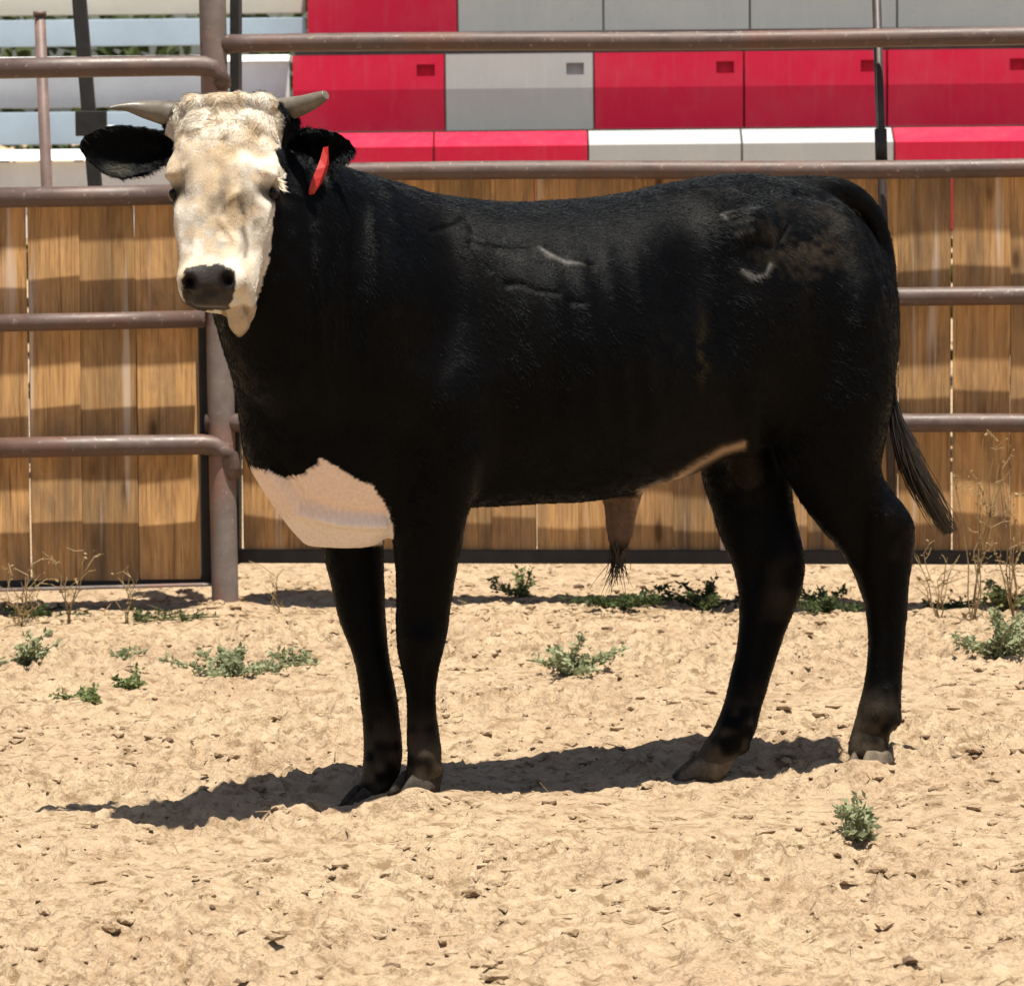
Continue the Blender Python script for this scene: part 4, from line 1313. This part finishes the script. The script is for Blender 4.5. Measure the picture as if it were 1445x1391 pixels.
def dry_plant(label, px, py, hpx, wpx, seed, n=5, lean=0.0, seeds=30):
    g = gpt(px, py); sc = (g.y + 10) / FPX
    h, w = hpx * sc, wpx * sc * .5
    rs = random.Random(seed)
    root = empty('dry_weed', (g.x, g.y, gz(g.x, g.y) - .01))
    tag(root, label, 'dry weed', 'dry stalks along the fence')
    vv, ff, tips = [], [], []
    for k in range(n):
        tip = Vector((rs.uniform(-1, 1) * w + lean * h, rs.uniform(-.05, .03), h * rs.uniform(.55, 1)))
        pts = [Vector((rs.uniform(-.01, .01), 0, 0))]
        for i in range(1, 6):
            t = i / 5
            pts.append(Vector((tip.x * t ** 1.3 + rs.gauss(0, .008), tip.y * t + rs.gauss(0, .005), tip.z * t)))
        pts = catmull(pts, 2)
        a_, b_ = tube_geo(pts, [.0024 * (1 - .6 * i / len(pts)) for i in range(len(pts))], 5)
        o = len(vv); vv += a_; ff += [tuple(i + o for i in f) for f in b_]
        for j in range(4):
            b0 = pts[rs.randint(3, len(pts) - 1)]
            e = b0 + Vector((rs.gauss(0, .035), rs.gauss(0, .02), rs.uniform(-.01, .05)))
            mdl = b0.lerp(e, .5) + Vector((0, 0, rs.uniform(-.012, .012)))
            a_, b_ = tube_geo([b0, mdl, e], [.0015, .0012, .0009], 4)
            o = len(vv); vv += a_; ff += [tuple(i + o for i in f) for f in b_]
            tips.append(e); tips.append(mdl)
    mesh_obj('stem', vv, ff, M['dry'], root)
    r2 = np.random.RandomState(seed)
    c = np.array([tuple(rs.choice(tips) + Vector((rs.gauss(0, .006), rs.gauss(0, .006), rs.gauss(0, .006)))) for k in range(seeds)])
    leaf_cloud('seed_heads', M['dry'], c, r2.uniform(.008, .016, seeds), r2, root)['kind'] = 'stuff'
dry_plant('tall dry stalk before the left wooden gate', 97, 882, 140, 45, 31, 4, .05, 30)
dry_plant('bushy dry weed at the far left against the gate', 30, 884, 100, 80, 32, 7, 0, 70)
dry_plant('crooked dry stalk just left of the fence post', 182, 878, 90, 30, 33, 3, 0, 16)
dry_plant('tall dry weed against the planks right of the tail', 1372, 878, 285, 90, 34, 7, .05, 80)
dry_plant('dry weed at the right edge before the planks', 1432, 880, 230, 80, 35, 7, -.1, 80)
dry_plant('short dry weed right of the near hind leg', 1322, 876, 100, 70, 36, 6, 0, 40)
dry_plant('thin dry stalk right of the post foot', 392, 868, 80, 14, 37, 2, 0, 6)

# ------------------------------------------------------------------ loose clods and crumbs
ico = bmesh.new(); bmesh.ops.create_icosphere(ico, subdivisions=1, radius=1.0)
iv = np.array([v.co[:] for v in ico.verts]); ifc = np.array([[v.index for v in f.verts] for f in ico.faces]); ico.free()
def clods(name, count, smin, smax, mat, label, cat, seed, region):
    rs = np.random.RandomState(seed)
    x = rs.uniform(region[0], region[1], count); y = region[2] + (region[3] - region[2]) * rs.rand(count) ** 0.9
    dens = n2(x * 2.3, y * 2.3, 7); keep = dens + rs.rand(count) * .6 > .6
    x, y = x[keep], y[keep]; c = len(x)
    s = smin + (smax - smin) * rs.rand(c) ** 3.5
    z = ground_h(x, y)
    VV = iv[None] * (1 + rs.uniform(-.3, .3, (c, len(iv), 1)))
    an = rs.uniform(0, 6.28, c); ca, sa = np.cos(an)[:, None], np.sin(an)[:, None]
    vx = VV[:, :, 0] * 1.6; vy = VV[:, :, 1]
    W = np.stack([(vx * ca - vy * sa) * s[:, None] + x[:, None], (vx * sa + vy * ca) * s[:, None] + y[:, None], VV[:, :, 2] * .55 * s[:, None] + (z + .08 * s)[:, None]], 2).reshape(-1, 3)
    Q = (ifc[None] + (np.arange(c) * len(iv))[:, None, None]).reshape(-1, 3)
    me = np_mesh(name, W, Q); me.materials.append(mat)
    me.polygons.foreach_set('use_smooth', np.zeros(len(Q), bool))
    o = bpy.data.objects.new(name, me); col.objects.link(o)
    tag(o, label, cat, kind='stuff')
clods('sand_clods', 7000, .004, .017, M['sand'], 'loose crumbs and clods of dry sand scattered over the pen', 'clods', 3, (-1.75, 1.85, -2.7, 4.6))
M['dung'] = simple('dry_dung', (0.12, 0.075, 0.045), 0.9, 0.4, 40, 0.6, 0.006)
clods('dung_crumbs', 420, .004, .015, M['dung'], 'dark crumbs of dry dung strewn on the sand', 'dung', 4, (-1.75, 1.85, -2.7, 4.6))

def straw(count, seed):
    rs = np.random.RandomState(seed)
    x = rs.uniform(-1.7, 1.8, count)
    y = np.where(rs.rand(count) < .55, 3.25 - .1 * x + rs.normal(0, .12, count), rs.uniform(-2.6, 3.2, count))
    z = ground_h(x, y) + .004
    L = rs.uniform(.012, .05, count); a = rs.uniform(0, 6.28, count); w = rs.uniform(.0009, .0022, count); up = rs.uniform(-.1, .45, count) * L
    d = np.column_stack([np.cos(a) * L, np.sin(a) * L, up]); sdx = np.column_stack([-np.sin(a) * w, np.cos(a) * w, np.zeros(count)])
    p = np.column_stack([x, y, z]); t = np.column_stack([np.zeros(count), np.zeros(count), w * 1.3])
    VV = np.stack([p - sdx, p + sdx, p + t, p + d - sdx * .6, p + d + sdx * .6, p + d + t * .6], 1).reshape(-1, 3)
    b = np.arange(count) * 6
    Q = np.concatenate([np.column_stack([b, b + 3, b + 5, b + 2]), np.column_stack([b + 2, b + 5, b + 4, b + 1]), np.column_stack([b + 1, b + 4, b + 3, b])])
    me = np_mesh('straw_litter', VV, Q); me.materials.append(M['dry'])
    o = bpy.data.objects.new('straw_litter', me); col.objects.link(o)
    tag(o, 'short bits of dry straw littering the sand', 'straw', kind='stuff')
straw(900, 8)
